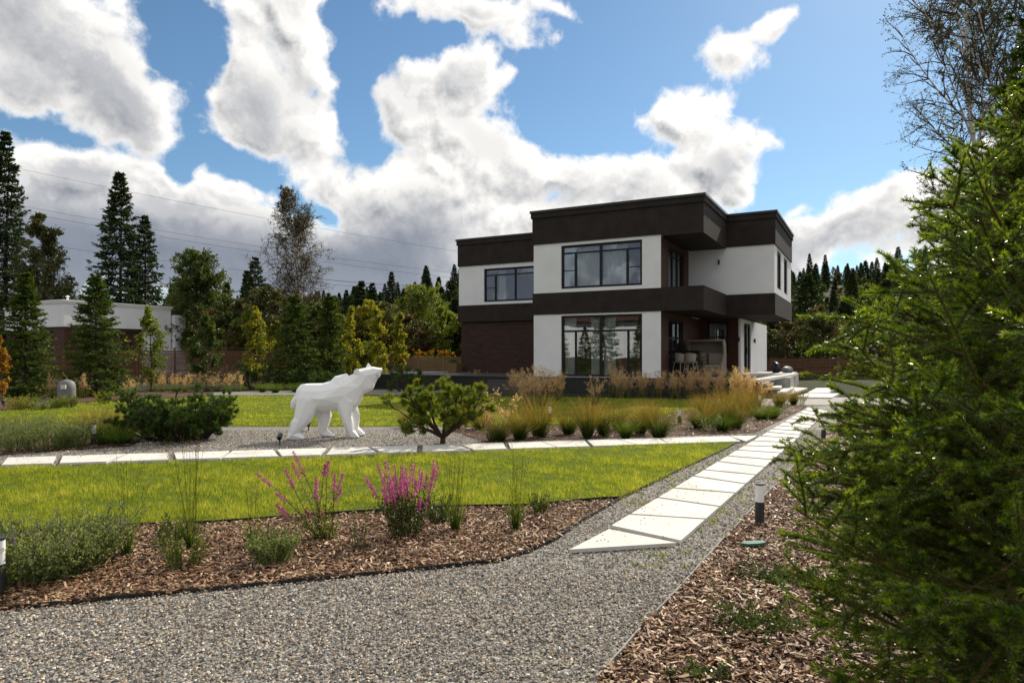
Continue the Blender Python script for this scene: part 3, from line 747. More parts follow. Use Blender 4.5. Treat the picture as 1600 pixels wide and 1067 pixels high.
def f(N, b):
    p = obj_co(N); w = N.n('ShaderNodeTexWave', bands_direction='X', wave_profile='SAW'); N.put(w, 0, p); w.inputs['Scale'].default_value = 2.2
    n = N.noise(p, 5, 4)
    c = N.mix(n, (.035,.030,.030), (.075,.066,.062)); N.L(N.mix(N.ss(w.outputs[1],.06,0), c, (.006,.006,.006)), b.inputs['Base Color'])
M['deck'] = mat('dark_deck_boards', rough=.5, spec=.4, fn=f)
HOUSE = make_house()
def HL(s, d, z=0):
    c, n = math.cos(TH), math.sin(TH)
    return (.95+s*c+d*n, 29.8-s*n+d*c, z)
def tP(name, label, cat, s, d, z, group=None, rz=0):
    return thing(name, label, cat, HL(s,d,z), -TH+rz, group)
# wide steps in front of the deck at the left
g = G()
for i in range(3): g.box((-1.9-.0*i,-.42-.34*(i+1),0),(1.0,-.42-.34*i-.004,.52-.17*i))
o = g.build('deck_steps', M['deck']); o.location = HL(0,0,0); o.rotation_euler = (0,0,-TH)
tag(o, 'dark timber steps leading up to the deck before the white wall', 'steps')

# entrance terrace, coping wall and floating steps on the right
def terrace():
    T = thing('entrance_terrace', 'pale concrete terrace with a raised edge right of the house', 'terrace')
    def quad(name, px, z, t, m, par=T):
        P = [gp(x, y, z) for x, y in px]; g = G(); g.prism([tuple(p) for p in P], z-t, z); return g.build(name, m, par)
    quad('floor', [(1150,590),(1235,590),(1248,582.6),(1150,582)], .69, .6, M['concrete'])
    quad('coping', [(1176,592.6),(1186,593.2),(1246,583.6),(1240,583.0)], .76, .10, M['slab'])
    quad('coping', [(1172,583.3),(1172,584.4),(1240,583.9),(1240,583.0)], .745, .08, M['slab'])
    quad('retaining_wall', [(1180,593.2),(1186,593.6),(1247,584.2),(1244,583.6)], .655, .655, M['concrete'])
terrace()
def fstep(quad, z, label, t=.09):
    P = np.array([gp(*q, z=z) for q in quad]); c = P.mean(0)
    g = G(); g.prism([tuple(p) for p in (P-c)], -t, 0)
    o = g.build('concrete_step', M['slab'], bevel=.01); o.location = (c[0], c[1], z)
    g = G(); Q = (P-c)*.55; g.prism([tuple(p) for p in Q], -z, -t-.002); g.build('support', M['concrete'], o)
    return tag(o, label, 'step', 'floating concrete steps')
fstep([(1188,599),(1206,599),(1209,596.3),(1194,596.6)], .55, 'topmost small floating step beside the terrace wall')
fstep([(1201,605),(1219,605),(1222,602.3),(1207,602.6)], .42, 'second small floating step below the terrace wall')
fstep([(1214,612.0),(1228,612.4),(1241,604.8),(1229,604.3)], .28, 'broad third step turning toward the paved landing')
fstep([(1208,615.8),(1231,616.6),(1262,606),(1243,605)], .15, 'lowest broad step beside the paved landing')
fstep([(1262,613),(1295,613),(1305,606),(1276,606)], .10, 'pale landing slab right of the lowest step')
fstep([(1240,620),(1300,620.5),(1312,614.5),(1262,614)], .08, 'long pale landing slab at the edge of the driveway')

# ------------------------------------------------------------ things on the terrace
def bag(name, label, s, d, sc, seed, m):
    rng = np.random.default_rng(seed); bm = bmesh.new(); bmesh.ops.create_icosphere(bm, subdivisions=3, radius=1)
    for v in bm.verts:
        n = v.co.normalized(); k = 1+.16*math.sin(n.x*5+seed)*math.sin(n.y*6)+rng.normal(0,.035); top = max(0, n.z-.75)*2.6
        v.co = Vector((n.x*k*(1-top*.55), n.y*k*(1-top*.55), max(-.85, n.z*k)+.85+top*.35))
        v.co.x *= sc[0]; v.co.y *= sc[1]; v.co.z *= sc[2]
    me = bpy.data.meshes.new(name); bm.to_mesh(me); bm.free(); me.materials.append(m)
    o = bpy.data.objects.new(name, me); COL.objects.link(o); o.location = HL(s,d,.69); tag(o, label, 'bag')
M['film'] = mat('black_bin_liner', (.02,.02,.022), .45, .4); M['film2'] = mat('grey_bin_liner', (.22,.21,.23), .5, .4)
bag('rubbish_bag', 'black full bag with knotted top beside the entrance wall', 8.6, 11.0, (.24,.22,.30), 1, M['film'])
bag('rubbish_bag', 'grey lower bag to the right of the black one', 9.15, 11.2, (.30,.24,.17), 2, M['film2'])
def daybed():
    T = tP('hooded_daybed', 'beige rattan daybed with a curved hood under the balcony', 'daybed', 6.6, 3.6, Z0-.004)
    w = 1.55; g = G()
    # curved hood: profile in y,z swept along x
    pr = [(.62,.10),(.66,.6),(.64,1.1),(.55,1.42),(.35,1.56),(.1,1.60),(-.12,1.56)]
    P = np.array(pr); n = len(P)
    for x0, x1 in ((-w/2, w/2),):
        In = P*[.94,.975]
        V = [(x0,y,z) for y,z in P]+[(x1,y,z) for y,z in P]+[(x0,y,z) for y,z in In]+[(x1,y,z) for y,z in In]
        g.add(V, [(i,i+1,n+i+1,n+i) for i in range(n-1)]+[(2*n+i+1,2*n+i,3*n+i,3*n+i+1) for i in range(n-1)]+[(n-1,2*n-1,4*n-1,3*n-1)])
    g.build('hood', M['rattan'], T, smooth=False)
    for sx in (-1,1):
        g = G(); x0 = sx*w/2; x1 = x0-sx*.06
        poly = [(.62,.05),(.66,.6),(.64,1.1),(.55,1.42),(.35,1.56),(.1,1.60),(-.12,1.56),(.08,1.3),(.16,.95),(-.1,.62),(-.45,.56),(-.5,.05)]
        k = len(poly); xs = sorted((x0,x1))
        g.add([(xs[0],y,z) for y,z in poly]+[(xs[1],y,z) for y,z in poly], [(i,(i+1)%k,k+(i+1)%k,k+i) for i in range(k)])
        g.poly([(xs[0],y,z) for y,z in poly]); g.poly([(xs[1],y,z) for y,z in poly][::-1])
        g.build('side_panel', M['rattan'], T)
    g = G(); g.box((-w/2+.06,-.48,.06),(w/2-.06,.6,.36)); g.build('base', M['rattan'], T, bevel=.02)
    g = G(); g.box((-w/2+.07,-.46,.363),(w/2-.07,.58,.50)); g.build('seat_cushion', M['cushion'], T, bevel=.04)
    for sx in (-1,1):
        g = G(); g.box((sx*.37-.33,.38,.503),(sx*.37+.33,.56,1.02)); g.build('back_cushion', M['cushion'], T, bevel=.05)
daybed()
def table():
    T = tP('terrace_table', 'small dark table in front of the hooded daybed', 'table', 6.55, 2.6, Z0-.004)
    g = G(); tube_batch(g, [[(0,0,.68),(0,0,.72)]], .32, 24); g.poly([(.32*math.cos(a),.32*math.sin(a),.72) for a in np.arange(24)/24*2*np.pi]); g.build('table_top', M['wood'], T)
    for a in (45,135,225,315):
        g = G(); tube_batch(g, [[(.25*math.cos(R(a)),.25*math.sin(R(a)),0),(.16*math.cos(R(a)),.16*math.sin(R(a)),.68)]], .018, 6); g.build('leg', M['frame'], T)
table()
M['chair'] = mat('pale_grey_plastic', (.27,.24,.20), .7)
def chair(label, s, d, rz):
    T = tP('bar_chair', label, 'chair', s, d, Z0-.004, 'pale chairs under the balcony', rz)
    g = G(); g.box((-.20,-.20,.60),(.20,.20,.635)); g.build('seat', M['chair'], T, bevel=.01)
    g = G(); a = np.linspace(-1.5,1.5,13); V = []
    for z, rr in ((.66,.205),(.95,.235)):
        V += [(rr*math.sin(t), rr*math.cos(t)*.95, z+(.06 if z > .9 else 0)*math.cos(t)) for t in a]
    Vo = [(x*1.06,y*1.06,z) for x,y,z in V]; n = 13
    g.add(V+Vo, [(i,i+1,n+i+1,n+i) for i in range(n-1)]+[(2*n+i+1,2*n+i,3*n+i,3*n+i+1) for i in range(n-1)]+[(n+i,n+i+1,3*n+i+1,3*n+i) for i in range(n-1)])
    g.build('backrest', M['chair'], T)
    for x, y in ((-1,-1),(1,-1),(1,1),(-1,1)):
        g = G(); tube_batch(g, [[(x*.24,y*.24,0),(x*.17,y*.17,.62),(x*.19,y*.19,.68)]], .016, 6); g.build('leg', M['chair'], T)
chair('pale chair with rounded back nearest the barbecue', 6.03, 1.5, R(150))
chair('pale chair with rounded back between its twin and the daybed', 6.45, 1.55, R(170))
def grill():
    T = tP('barbecue', 'dark barbecue with lid and side shelves against the timber wall', 'barbecue', 6.05, 3.0, Z0-.004)
    g = G(); g.box((-.42,-.28,.1),(.42,.28,.82)); g.build('cabinet', M['black'], T, bevel=.015)
    g = G(); n = 9; a = np.linspace(0,np.pi,n); P = [(-.26*math.cos(t), .86+.26*math.sin(t)) for t in a]
    g.add([(-.42,y,z) for y,z in P]+[(.42,y,z) for y,z in P], [(i,n+i,n+i+1,i+1) for i in range(n-1)]); g.poly([(-.42,y,z) for y,z in P]); g.poly([(.42,y,z) for y,z in P][::-1])
    l = g.build('lid', M['black'], T); g = G(); tube_batch(g, [[(-.3,-.30,.98),(.3,-.30,.98)]], .012, 6); g.build('handle', M['cap'], l)
    for sx in (-1,1): g = G(); g.box((sx*.56-.13,-.25,.80),(sx*.56+.13,.25,.84)); g.build('side_shelf', M['cap'], T)
    for x in (-.36,.36):
        for y in (-.22,.22): g = G(); tube_batch(g, [[(x,y,0),(x,y,.1)]], .025, 8); g.build('leg', M['black'], T)
grill()
# tub planter at the back of the left deck
def planter():
    T = tP('wooden_planter', 'square tapered wooden planter at the end of the deck fence', 'planter', -6.6, 3.9, Z0-.004)
    g = G(); a, b = .26, .36
    g.add([(-a,-a,0),(a,-a,0),(a,a,0),(-a,a,0),(-b,-b,.5),(b,-b,.5),(b,b,.5),(-b,b,.5)], [(0,1,5,4),(1,2,6,5),(2,3,7,6),(3,0,4,7),(3,2,1,0)])
    g.build('tub', M['fence_pale'], T); g = G(); g.box((-.33,-.33,.40),(.33,.33,.46)); g.build('soil', M['soil'], T)
    rng = np.random.default_rng(5); g = G(); n = 160; C = np.stack([rng.normal(0,.14,n),rng.normal(0,.14,n),.46+rng.uniform(0,.2,n)],-1)
    leaves(g, C, rdir(n, rng, .6), .10, .05, rng); g.build('foliage', M['leaf_dk'], T)
M['leaf_dk'] = leafmat('dark_leaf', [(.025,.05,.010),(.05,.09,.015),(.09,.12,.02)])
planter()

# ------------------------------------------------------------ fences
def fence(pts, top, label, name='slat_fence', post=2.2, slat=.085, gap=.028, z0=.1, mt='fence', side=1, seed=0):
    T = thing(name, label, 'fence', (pts[0][0], pts[0][1], 0)); o0 = np.array(pts[0]); rng = np.random.default_rng(seed)
    gs = G()
    for a, b in zip(pts[:-1], pts[1:]):
        a = np.array(a)-o0; b = np.array(b)-o0; L = np.linalg.norm(b-a); d = (b-a)/L; nn = np.array([-d[1], d[0]])
        k = max(1, round(L/post)); z = z0; row = 0
        while z+slat <= top+1e-6:
            for i in range(k):
                p = a+d*(L*i/k+.03); q = a+d*(L*(i+1)/k-.03); off = nn*(.045 if (row+i) % 2 else -.045)*.25
                w = nn*.012; r = rng.uniform(0,1); dz = rng.normal(0,.004)
                gs.add([(*(p-w+off),z+dz),(*(q-w+off),z+dz),(*(q+w+off),z+dz),(*(p+w+off),z+dz),(*(p-w+off),z+slat+dz),(*(q-w+off),z+slat+dz),(*(q+w+off),z+slat+dz),(*(p+w+off),z+slat+dz)],
                       [(0,3,2,1),(4,5,6,7),(0,1,5,4),(1,2,6,5),(2,3,7,6),(3,0,4,7)], 0, r)
            z += slat+gap; row += 1
        for i in range(k+1):
            c = a+d*(L*i/k); g = G(); g.box((-.045,-.045,0),(.045,.045,top+.04)); o = g.build('post', M[mt], T); o.location = (c[0], c[1], 0); o.rotation_euler = (0,0,math.atan2(d[1],d[0]))
        g = G(); p, q = a, b; w = nn*.05
        g.add([(*(p-w),top+.04),(*(q-w),top+.04),(*(q+w),top+.04),(*(p+w),top+.04),(*(p-w),top+.065),(*(q-w),top+.065),(*(q+w),top+.065),(*(p+w),top+.065)], [(0,3,2,1),(4,5,6,7),(0,1,5,4),(1,2,6,5),(2,3,7,6),(3,0,4,7)])
        g.build('top_rail', M[mt], T)
    gs.build('slats', M[mt], T)
fence([(at(-250,41),41),(at(505,41),41)], 1.98, 'long dark brown slatted fence behind the conifers at left', gap=.035, seed=1)
fence([(at(500,43),43),(at(622,43),43)], 1.75, 'lighter brown slatted fence behind the bear\'s head', gap=.032, seed=2)
fence([(at(618,44.2),44.2),(at(735,41.2),41.2)], 1.45, 'low pale slatted fence along the back of the deck', mt='fence_pale', gap=.03, seed=3)
fence([(at(1186,47),47),(at(1205,46),46),(at(1460,46),46)], 1.40, 'reddish brown slatted fence right of the house', gap=.022, z0=.1, seed=4)

# ------------------------------------------------------------ white neighbouring house on the left
def annex():
    H = thing('white_annex', 'low white flat-roofed building with brown lower wall behind the left fence', 'building', (at(99,48),48,0), -TH)
    g = G(); zt = 5.42;
    g.box((-3.4,0,3.62),(0,6.0,zt)); g.box((-14,3.0,3.62),(-3.402,6.0,zt)); g.box((-.3,6.002,0),(0,8.3,zt)); g.box((-10,6.002,3.0),(-.302,8.3,zt))
    g.build('wall', M['stucco'], H)
    g = G(); g.box((-.3,8.4,0),(.35,9.4,4.85)); g.build('chimney_wall', M['stucco'], H)
    g = G(); g.box((-3.3,.12,0),(-.12,5.9,3.615)); g.box((-14,3.12,0),(-3.302,5.9,3.615)); g.build('timber_wall', M['wood'], H)
    g = G()
    for a,b in (((-3.5,-.12,zt),(.12,8.42,zt+.10)),((-14,2.88,zt),(-3.504,8.4,zt+.097)),((-3.44,-.06,zt-.14),(.06,8.36,zt-.002))): g.box(a,b)
    g.build('cornice', M['white'], H)
    g = G(); P = [[(0,0,0),(0,0,.12),(0,0,.121),(0,0,.20),(0,0,.25),(0,0,.34)]]; tube_batch(g, P, [.08,.08,.05,.05,.15,.03], 12)
    o = g.build('roof_vent', M['white'], H); o.location = (-.4,.5,zt+.10)
    for (x,y,rz,w) in ((-2.6,.08,0,1.0),(-.08,4.2,R(90),1.6)):
        window(H, (x,y,.9), rz, w, 2.5, [(.5,0,.5,1,.08)])
annex()
def shed():
    T = thing('white_shelter', 'small white roofed shelter beyond the right fence', 'shelter', (at(1328,56),56,0))
    g = G(); g.box((-1.4,-.8,1.95),(1.9,.9,2.05)); g.add([(-1.5,-.9,2.05),(2.0,-.9,2.05),(2.0,1,2.3),(-1.5,1,2.3),(-1.5,-.9,2.12),(2.0,-.9,2.12),(2.0,1,2.37),(-1.5,1,2.37)],[(0,3,2,1),(4,5,6,7),(0,1,5,4),(1,2,6,5),(2,3,7,6),(3,0,4,7)]); g.build('roof', M['white'], T)
    for x in (-1.3,1.8):
        for y in (-.7,.8): g = G(); g.box((x-.07,y-.07,0),(x+.07,y+.07,1.95)); g.build('post', M['white'], T)
    g = G(); g.box((-1.2,.7,0),(1.7,.76,1.9)); g.build('back_panel', M['fence'], T)
shed()

# ------------------------------------------------------------ garden lamps, spotlights, small fittings
def bollard_proto():
    T = thing('bollard_light', 'x', 'garden lamp'); r = .042
    g = G(); tube_batch(g, [[(0,0,0),(0,0,.215)]], r, 20); g.poly([(r*math.cos(a),r*math.sin(a),.215) for a in np.arange(20)/20*2*np.pi]); g.build('body', M['lampbody'], T, smooth=False)
    g = G(); tube_batch(g, [[(0,0,.2152),(0,0,.375)]], r-.003, 20); g.build('diffuser', M['glow'], T)
    g = G(); tube_batch(g, [[(0,0,.375),(0,0,.388)]], r+.001, 20); g.poly([((r+.001)*math.cos(a),(r+.001)*math.sin(a),.388) for a in np.arange(20)/20*2*np.pi]); g.build('cap', M['lampbody'], T)
    return T
bp_ = bollard_proto()
for i, (px, py, lab, sc) in enumerate([
  (1187, 821, 'dark bollard lamp with frosted top beside the long path near the spruce', 1),
  (-3, 934, 'bollard lamp cut by the edge of the picture in the lower left bed', 1.0),
  (146, 697, 'bollard lamp standing in the grey green lavender bed at left', 1.0),
  (1062, 664, 'bollard lamp among the tussocks beside the lawn, tallest of the far ones', .95),
  (1287, 690, 'bollard lamp on the gravel right of the long path, half behind spruce twigs', 1.0),
  (1187, 638, 'bollard lamp at the far end of the tussock bed beside the driveway', 1.05),
  (1123, 645, 'small distant bollard lamp behind the orange tussocks', 1.0),
  (859, 660, 'bollard lamp half hidden by the tussock beside the lawn edge', 1.0)]):
    o = bp_ if i == 0 else copy_tree(bp_)
    x, y = gp(px, py); o.location = (x, y, .01); o.scale = (sc,)*3; tag(o, lab, 'garden lamp', 'bollard lamps along the paths')
def spot_proto():
    T = thing('garden_spotlight', 'x', 'spotlight')
    g = G(); tube_batch(g, [[(0,0,0),(0,0,.13)]], .012, 8); g.build('spike', M['black'], T)
    g = G(); tube_batch(g, [[(0,-.075,.12),(0,-.05,.125),(0,.07,.17)]], [.028,.042,.042], 14); g.poly([(.042*math.cos(a),.07-.012*math.sin(a),.17+.04*math.sin(a)) for a in np.arange(14)/14*2*np.pi]); g.build('head', M['black'], T)
    return T
sp_ = spot_proto()
for i, (px, py, rz, lab) in enumerate([
  (437, 696, 10, 'black spike spotlight on the gravel left of the bear, closest to its hind foot'),
  (482, 674, 200, 'black spike spotlight behind the bear\'s hind legs'),
  (634, 684, 60, 'black spike spotlight right of the bear with its head tilted left'),
  (657, 671, -60, 'black spike spotlight below the twisted pine'),
  (72, 637, 40, 'black spike spotlight between the low yellow shrubs at far left'),
  (6, 636, 20, 'black spike spotlight under the small orange tree'),
  (1197, 608, 0, 'tiny spotlight on the edge of the concrete terrace')]):
    o = sp_ if i == 0 else copy_tree(sp_)
    x, y = gp(px, py); o.location = (x, y, .012); o.rotation_euler = (0,0,R(rz)); tag(o, lab, 'spotlight', 'spike spotlights')
    if i > 3: o.scale = (1.3,)*3
M['hood'] = mat('grey_fibreglass', (.16,.165,.165), .6)
def pod():
    x, y = gp(104, 625); g = G()
    P = [[(0,0,0),(0,0,.35),(0,0,.50),(0,0,.58),(0,0,.62)]]; tube_batch(g, P, [.23,.23,.21,.14,.01], 16); o = g.build('fibreglass_hood', M['hood'], smooth=True); o.location = (x,y,0); o.scale = (1.25,1.25,1.2)
    tag(o, 'grey dome-topped service hood under the left conifers', 'service hood')
    g = G(); g.box((-.02,-.24,.34),(.12,-.2,.46)); g.build('hatch', M['slab'], o)
pod()
def cover():
    x, y = gp(1178, 858); g = G(); n = 14; rng = np.random.default_rng(8)
    pts = [(.115*math.cos(a)*rng.uniform(.85,1.1), .05*math.sin(a)*rng.uniform(.8,1.2)) for a in np.arange(n)/n*2*np.pi]
    g.prism(pts, .03, .048); o = g.build('valve_cover', mat('green_plastic', (.03,.14,.10), .45)); o.location = (x,y,.012); o.rotation_euler = (0,0,.2)
    tag(o, 'flat green plastic valve cover on the bark before the bollard lamp', 'valve cover')
cover()

# ------------------------------------------------------------ power lines
def wire(p0, p1, sag, label):
    t = np.linspace(0,1,24); a = np.array(p0); b = np.array(p1); P = a+(b-a)*t[:,None]; P[:,2] -= sag*4*t*(1-t)
    g = G(); tube_batch(g, [P], .013, 4); tag(g.build('power_line', M['black']), label, 'cable', 'power lines')
def wp(px, py, Y): return (at(px, Y), Y, EYE+(HOR-py)/F*Y)
wire(wp(-300,190,70), wp(760,400,95), .8, 'highest of the thin wires crossing the clouds at left')
wire(wp(-300,255,66), wp(760,432,92), 1.0, 'upper wire of the close pair behind the tall spruce at left')
wire(wp(-300,266,66), wp(760,440,92), 1.0, 'lower wire of the close pair behind the tall spruce at left')
wire(wp(-300,330,66), wp(760,462,92), .6, 'lowest wire over the roof of the white annex')
wire(wp(480,434,64), wp(900,450,64), .4, 'upper of the two wires before the wooded hill beside the house')
wire(wp(480,441,64), wp(900,456,64), .4, 'lower of the two wires before the wooded hill beside the house')
wire(wp(480,475,62), wp(900,484,62), .3, 'thick low wire before the dark trees beside the house')

# ------------------------------------------------------------ the bear
def bear():
    bm = bmesh.new()
    def hull(balls):
        b2 = bmesh.new(); pts = []
        for (x,y,z,rx,ry,rz) in balls:
            for k in range(14):
                for j in range(7):
                    a = k/14*2*math.pi; e = -math.pi/2+math.pi*j/6
                    pts.append((x+rx*math.cos(a)*math.cos(e), y+ry*math.sin(a)*math.cos(e), z+rz*math.sin(e)))
        vs = [b2.verts.new(p) for p in pts]
        r = bmesh.ops.convex_hull(b2, input=vs)
        bmesh.ops.delete(b2, geom=list({e for e in r['geom_unused']+r['geom_interior'] if isinstance(e, bmesh.types.BMVert)}), context='VERTS')
        me = bpy.data.meshes.new('t'); b2.to_mesh(me); b2.free(); bm.from_mesh(me); bpy.data.meshes.remove(me)
    # x = nose direction, y = left (away from the viewer), z up
    hull([(-.30,0,.81,.20,.25,.26), (0,0,.78,.22,.27,.28)])
    hull([(0,0,.78,.22,.27,.28), (.33,0,.85,.24,.27,.31)])
    hull([(.28,0,.93,.18,.21,.28), (.41,0,1.08,.13,.11,.17)])
    hull([(.38,0,.88,.24,.25,.29), (.60,0,.98,.18,.19,.22), (.50,0,.74,.18,.21,.19)])
    hull([(.56,0,1.0,.20,.19,.24), (.74,0,1.17,.17,.17,.15), (.80,0,1.02,.14,.14,.13)])            # neck
    hull([(.72,0,1.22,.16,.17,.13), (.90,0,1.27,.12,.13,.105), (.86,0,1.11,.12,.12,.11)])          # skull
    hull([(.88,0,1.26,.10,.11,.12), (1.045,0,1.30,.045,.06,.055), (1.0,0,1.21,.06,.065,.055)])         # muzzle
    hull([(-.36,0,.82,.13,.13,.13), (-.50,0,.70,.08,.08,.09), (-.55,0,.62,.045,.04,.04)])  # tail
    def leg(y, top, knee, foot, toe, w):
        top, knee, foot, toe = [tuple(v[:3])+tuple(r*1.17 for r in v[3:]) for v in (top, knee, foot, toe)]
        hull([top, knee]); hull([knee, foot]); hull([foot, toe])
    N_ = -.15; Fy = .17
    leg(N_, (-.28,N_,.72,.17,.10,.20), (-.36,N_,.40,.14,.085,.10), (-.545,N_,.12,.075,.07,.07), (-.38,N_-.01,.045,.07,.075,.045), 1)
    hull([(-.36,N_,.42,.14,.085,.10), (-.52,N_,.32,.06,.07,.06), (-.56,N_,.12,.06,.07,.07)])
    hull([(-.545,N_,.11,.085,.075,.07), (-.60,N_,.05,.055,.07,.05), (-.37,N_-.01,.04,.07,.08,.04)])
    leg(Fy, (-.20,Fy,.72,.16,.10,.18), (.03,Fy,.42,.115,.085,.1), (-.02,Fy,.14,.075,.07,.07), (.12,Fy,.04,.075,.075,.04), 1)
    hull([(-.01,Fy,.10,.08,.075,.07), (.0,Fy,.05,.07,.08,.05), (.16,Fy,.035,.07,.08,.035)])
    leg(N_, (.38,N_,.72,.14,.10,.20), (.42,N_,.42,.095,.08,.10), (.50,N_,.14,.065,.065,.07), (.56,N_,.04,.085,.075,.04), 1)
    leg(Fy, (.46,Fy,.72,.13,.10,.20), (.56,Fy,.42,.085,.08,.10), (.60,Fy,.14,.06,.065,.07), (.68,Fy,.045,.085,.075,.045), 1)
    hull([(.62,-.11,1.27,.07,.035,.05), (.60,-.135,1.325,.045,.02,.03)])
    hull([(.84,.10,1.33,.075,.035,.05), (.835,.125,1.42,.03,.018,.02), (.83,.13,1.46,.008,.008,.008)])
    hull([(.80,0,1.30,.10,.09,.06), (.92,0,1.33,.06,.06,.04)])
    me = bpy.data.meshes.new('bear_sculpture'); bm.to_mesh(me); bm.free()
    o = bpy.data.objects.new('bear_sculpture', me); COL.objects.link(o)
    m = o.modifiers.new('r', 'REMESH'); m.mode = 'VOXEL'; m.voxel_size = .018
    m = o.modifiers.new('s', 'SMOOTH'); m.factor = .5; m.iterations = 2
    m = o.modifiers.new('d', 'DECIMATE'); m.ratio = .0115
    dg = bpy.context.evaluated_depsgraph_get(); me2 = bpy.data.meshes.new_from_object(o.evaluated_get(dg))
    o.modifiers.clear(); o.data = me2; me2.name = 'bear_sculpture'
    rr = np.random.default_rng(4); co = np.zeros(len(me2.vertices)*3); me2.vertices.foreach_get('co', co); co = co.reshape(-1,3)
    co += rr.normal(0,.0080,co.shape)*np.where(co[:,2:3] > .12, 1, .25)*np.where(co[:,:1] > .7, .35, 1); co[:,2] = np.maximum(co[:,2], 0); me2.vertices.foreach_set('co', co.ravel()); me2.update()
    for p in me2.polygons: p.use_smooth = False
    me2.materials.clear(); me2.materials.append(M['bear']); print('bear faces', len(me2.polygons))
    x, y = gp(505, 685); o.location = (x, y, .0); o.rotation_euler = (0,0,R(14)); o.scale = (1.03,1.0,1.0)
    tag(o, 'white faceted standing bear sculpture with raised head on the gravel', 'sculpture')
bear()
# ------------------------------------------------------------ foliage materials
M['needle'] = leafmat('spruce_needle', [(.026,.062,.006),(.09,.155,.008),(.25,.33,.014),(.46,.46,.04)], trans=.38, rough=.31, spec=.8, tcol=1.7)
M['needle_far'] = leafmat('dark_spruce_needle', [(.014,.026,.011),(.026,.048,.015),(.052,.075,.020)], trans=.28, rough=.6, spec=.2)
M['needle_young'] = leafmat('young_spruce_needle', [(.025,.050,.010),(.055,.095,.012),(.12,.16,.02)], trans=.4, rough=.5, spec=.3)
M['needle_pine'] = leafmat('pine_needle', [(.04,.085,.012),(.09,.15,.018),(.19,.23,.03),(.40,.22,.02)], trans=.45, rough=.45, spec=.35)
M['needle_pine_dk'] = leafmat('mugo_needle', [(.022,.052,.010),(.050,.10,.014),(.10,.16,.02)], trans=.35, rough=.45, spec=.35)
M['leaf_green'] = leafmat('aspen_leaf', [(.035,.062,.012),(.065,.10,.016),(.12,.15,.025)], trans=.4)
M['leaf_olive'] = leafmat('olive_leaf', [(.04,.05,.018),(.075,.085,.025),(.12,.11,.03)], trans=.4)
M['leaf_lime'] = leafmat('lime_leaf', [(.07,.11,.015),(.15,.20,.02),(.26,.27,.03)], trans=.5)
M['leaf_yellow'] = leafmat('yellow_leaf', [(.10,.13,.012),(.22,.23,.018),(.42,.34,.03)], trans=.55)
M['leaf_orange'] = leafmat('orange_leaf', [(.12,.07,.012),(.34,.17,.015),(.50,.24,.02)], trans=.5)
M['leaf_birch'] = leafmat('birch_leaf', [(.045,.047,.018),(.085,.066,.022),(.14,.095,.028)], trans=.4)
M['leaf_sage'] = leafmat('sage_leaf', [(.10,.135,.055),(.20,.25,.10),(.32,.35,.15)], trans=.5)
M['leaf_dark'] = leafmat('glossy_leaf', [(.02,.045,.010),(.05,.09,.015),(.14,.17,.03)], trans=.3, rough=.3, spec=.5)
M['petal_pink'] = leafmat('magenta_petal', [(.30,.05,.27),(.48,.10,.42),(.66,.22,.58)], trans=.45)
M['petal_blue'] = leafmat('lavender_petal', [(.16,.11,.30),(.30,.20,.45)], trans=.45)
M['petal_orange'] = leafmat('orange_petal', [(.6,.22,.01),(.8,.42,.02)], trans=.45)
M['straw'] = leafmat('dry_grass_plume', [(.30,.19,.12),(.52,.38,.26),(.72,.58,.43)], trans=.5, rough=.7, spec=.1, tcol=1.4)
M['tuft'] = leafmat('tussock_blade', [(.022,.045,.010),(.05,.08,.014),(.13,.12,.025),(.24,.145,.045),(.34,.23,.11)], trans=.5, rough=.6, spec=.15)
M['tuft_green'] = leafmat('green_tussock_blade', [(.025,.055,.010),(.05,.10,.014),(.10,.15,.02),(.20,.2,.05)], trans=.45, rough=.6, spec=.15)
M['stem'] = mat('brown_stem', (.09,.05,.03), .8)
M['stem_green'] = mat('green_stem', (.06,.09,.02), .7)

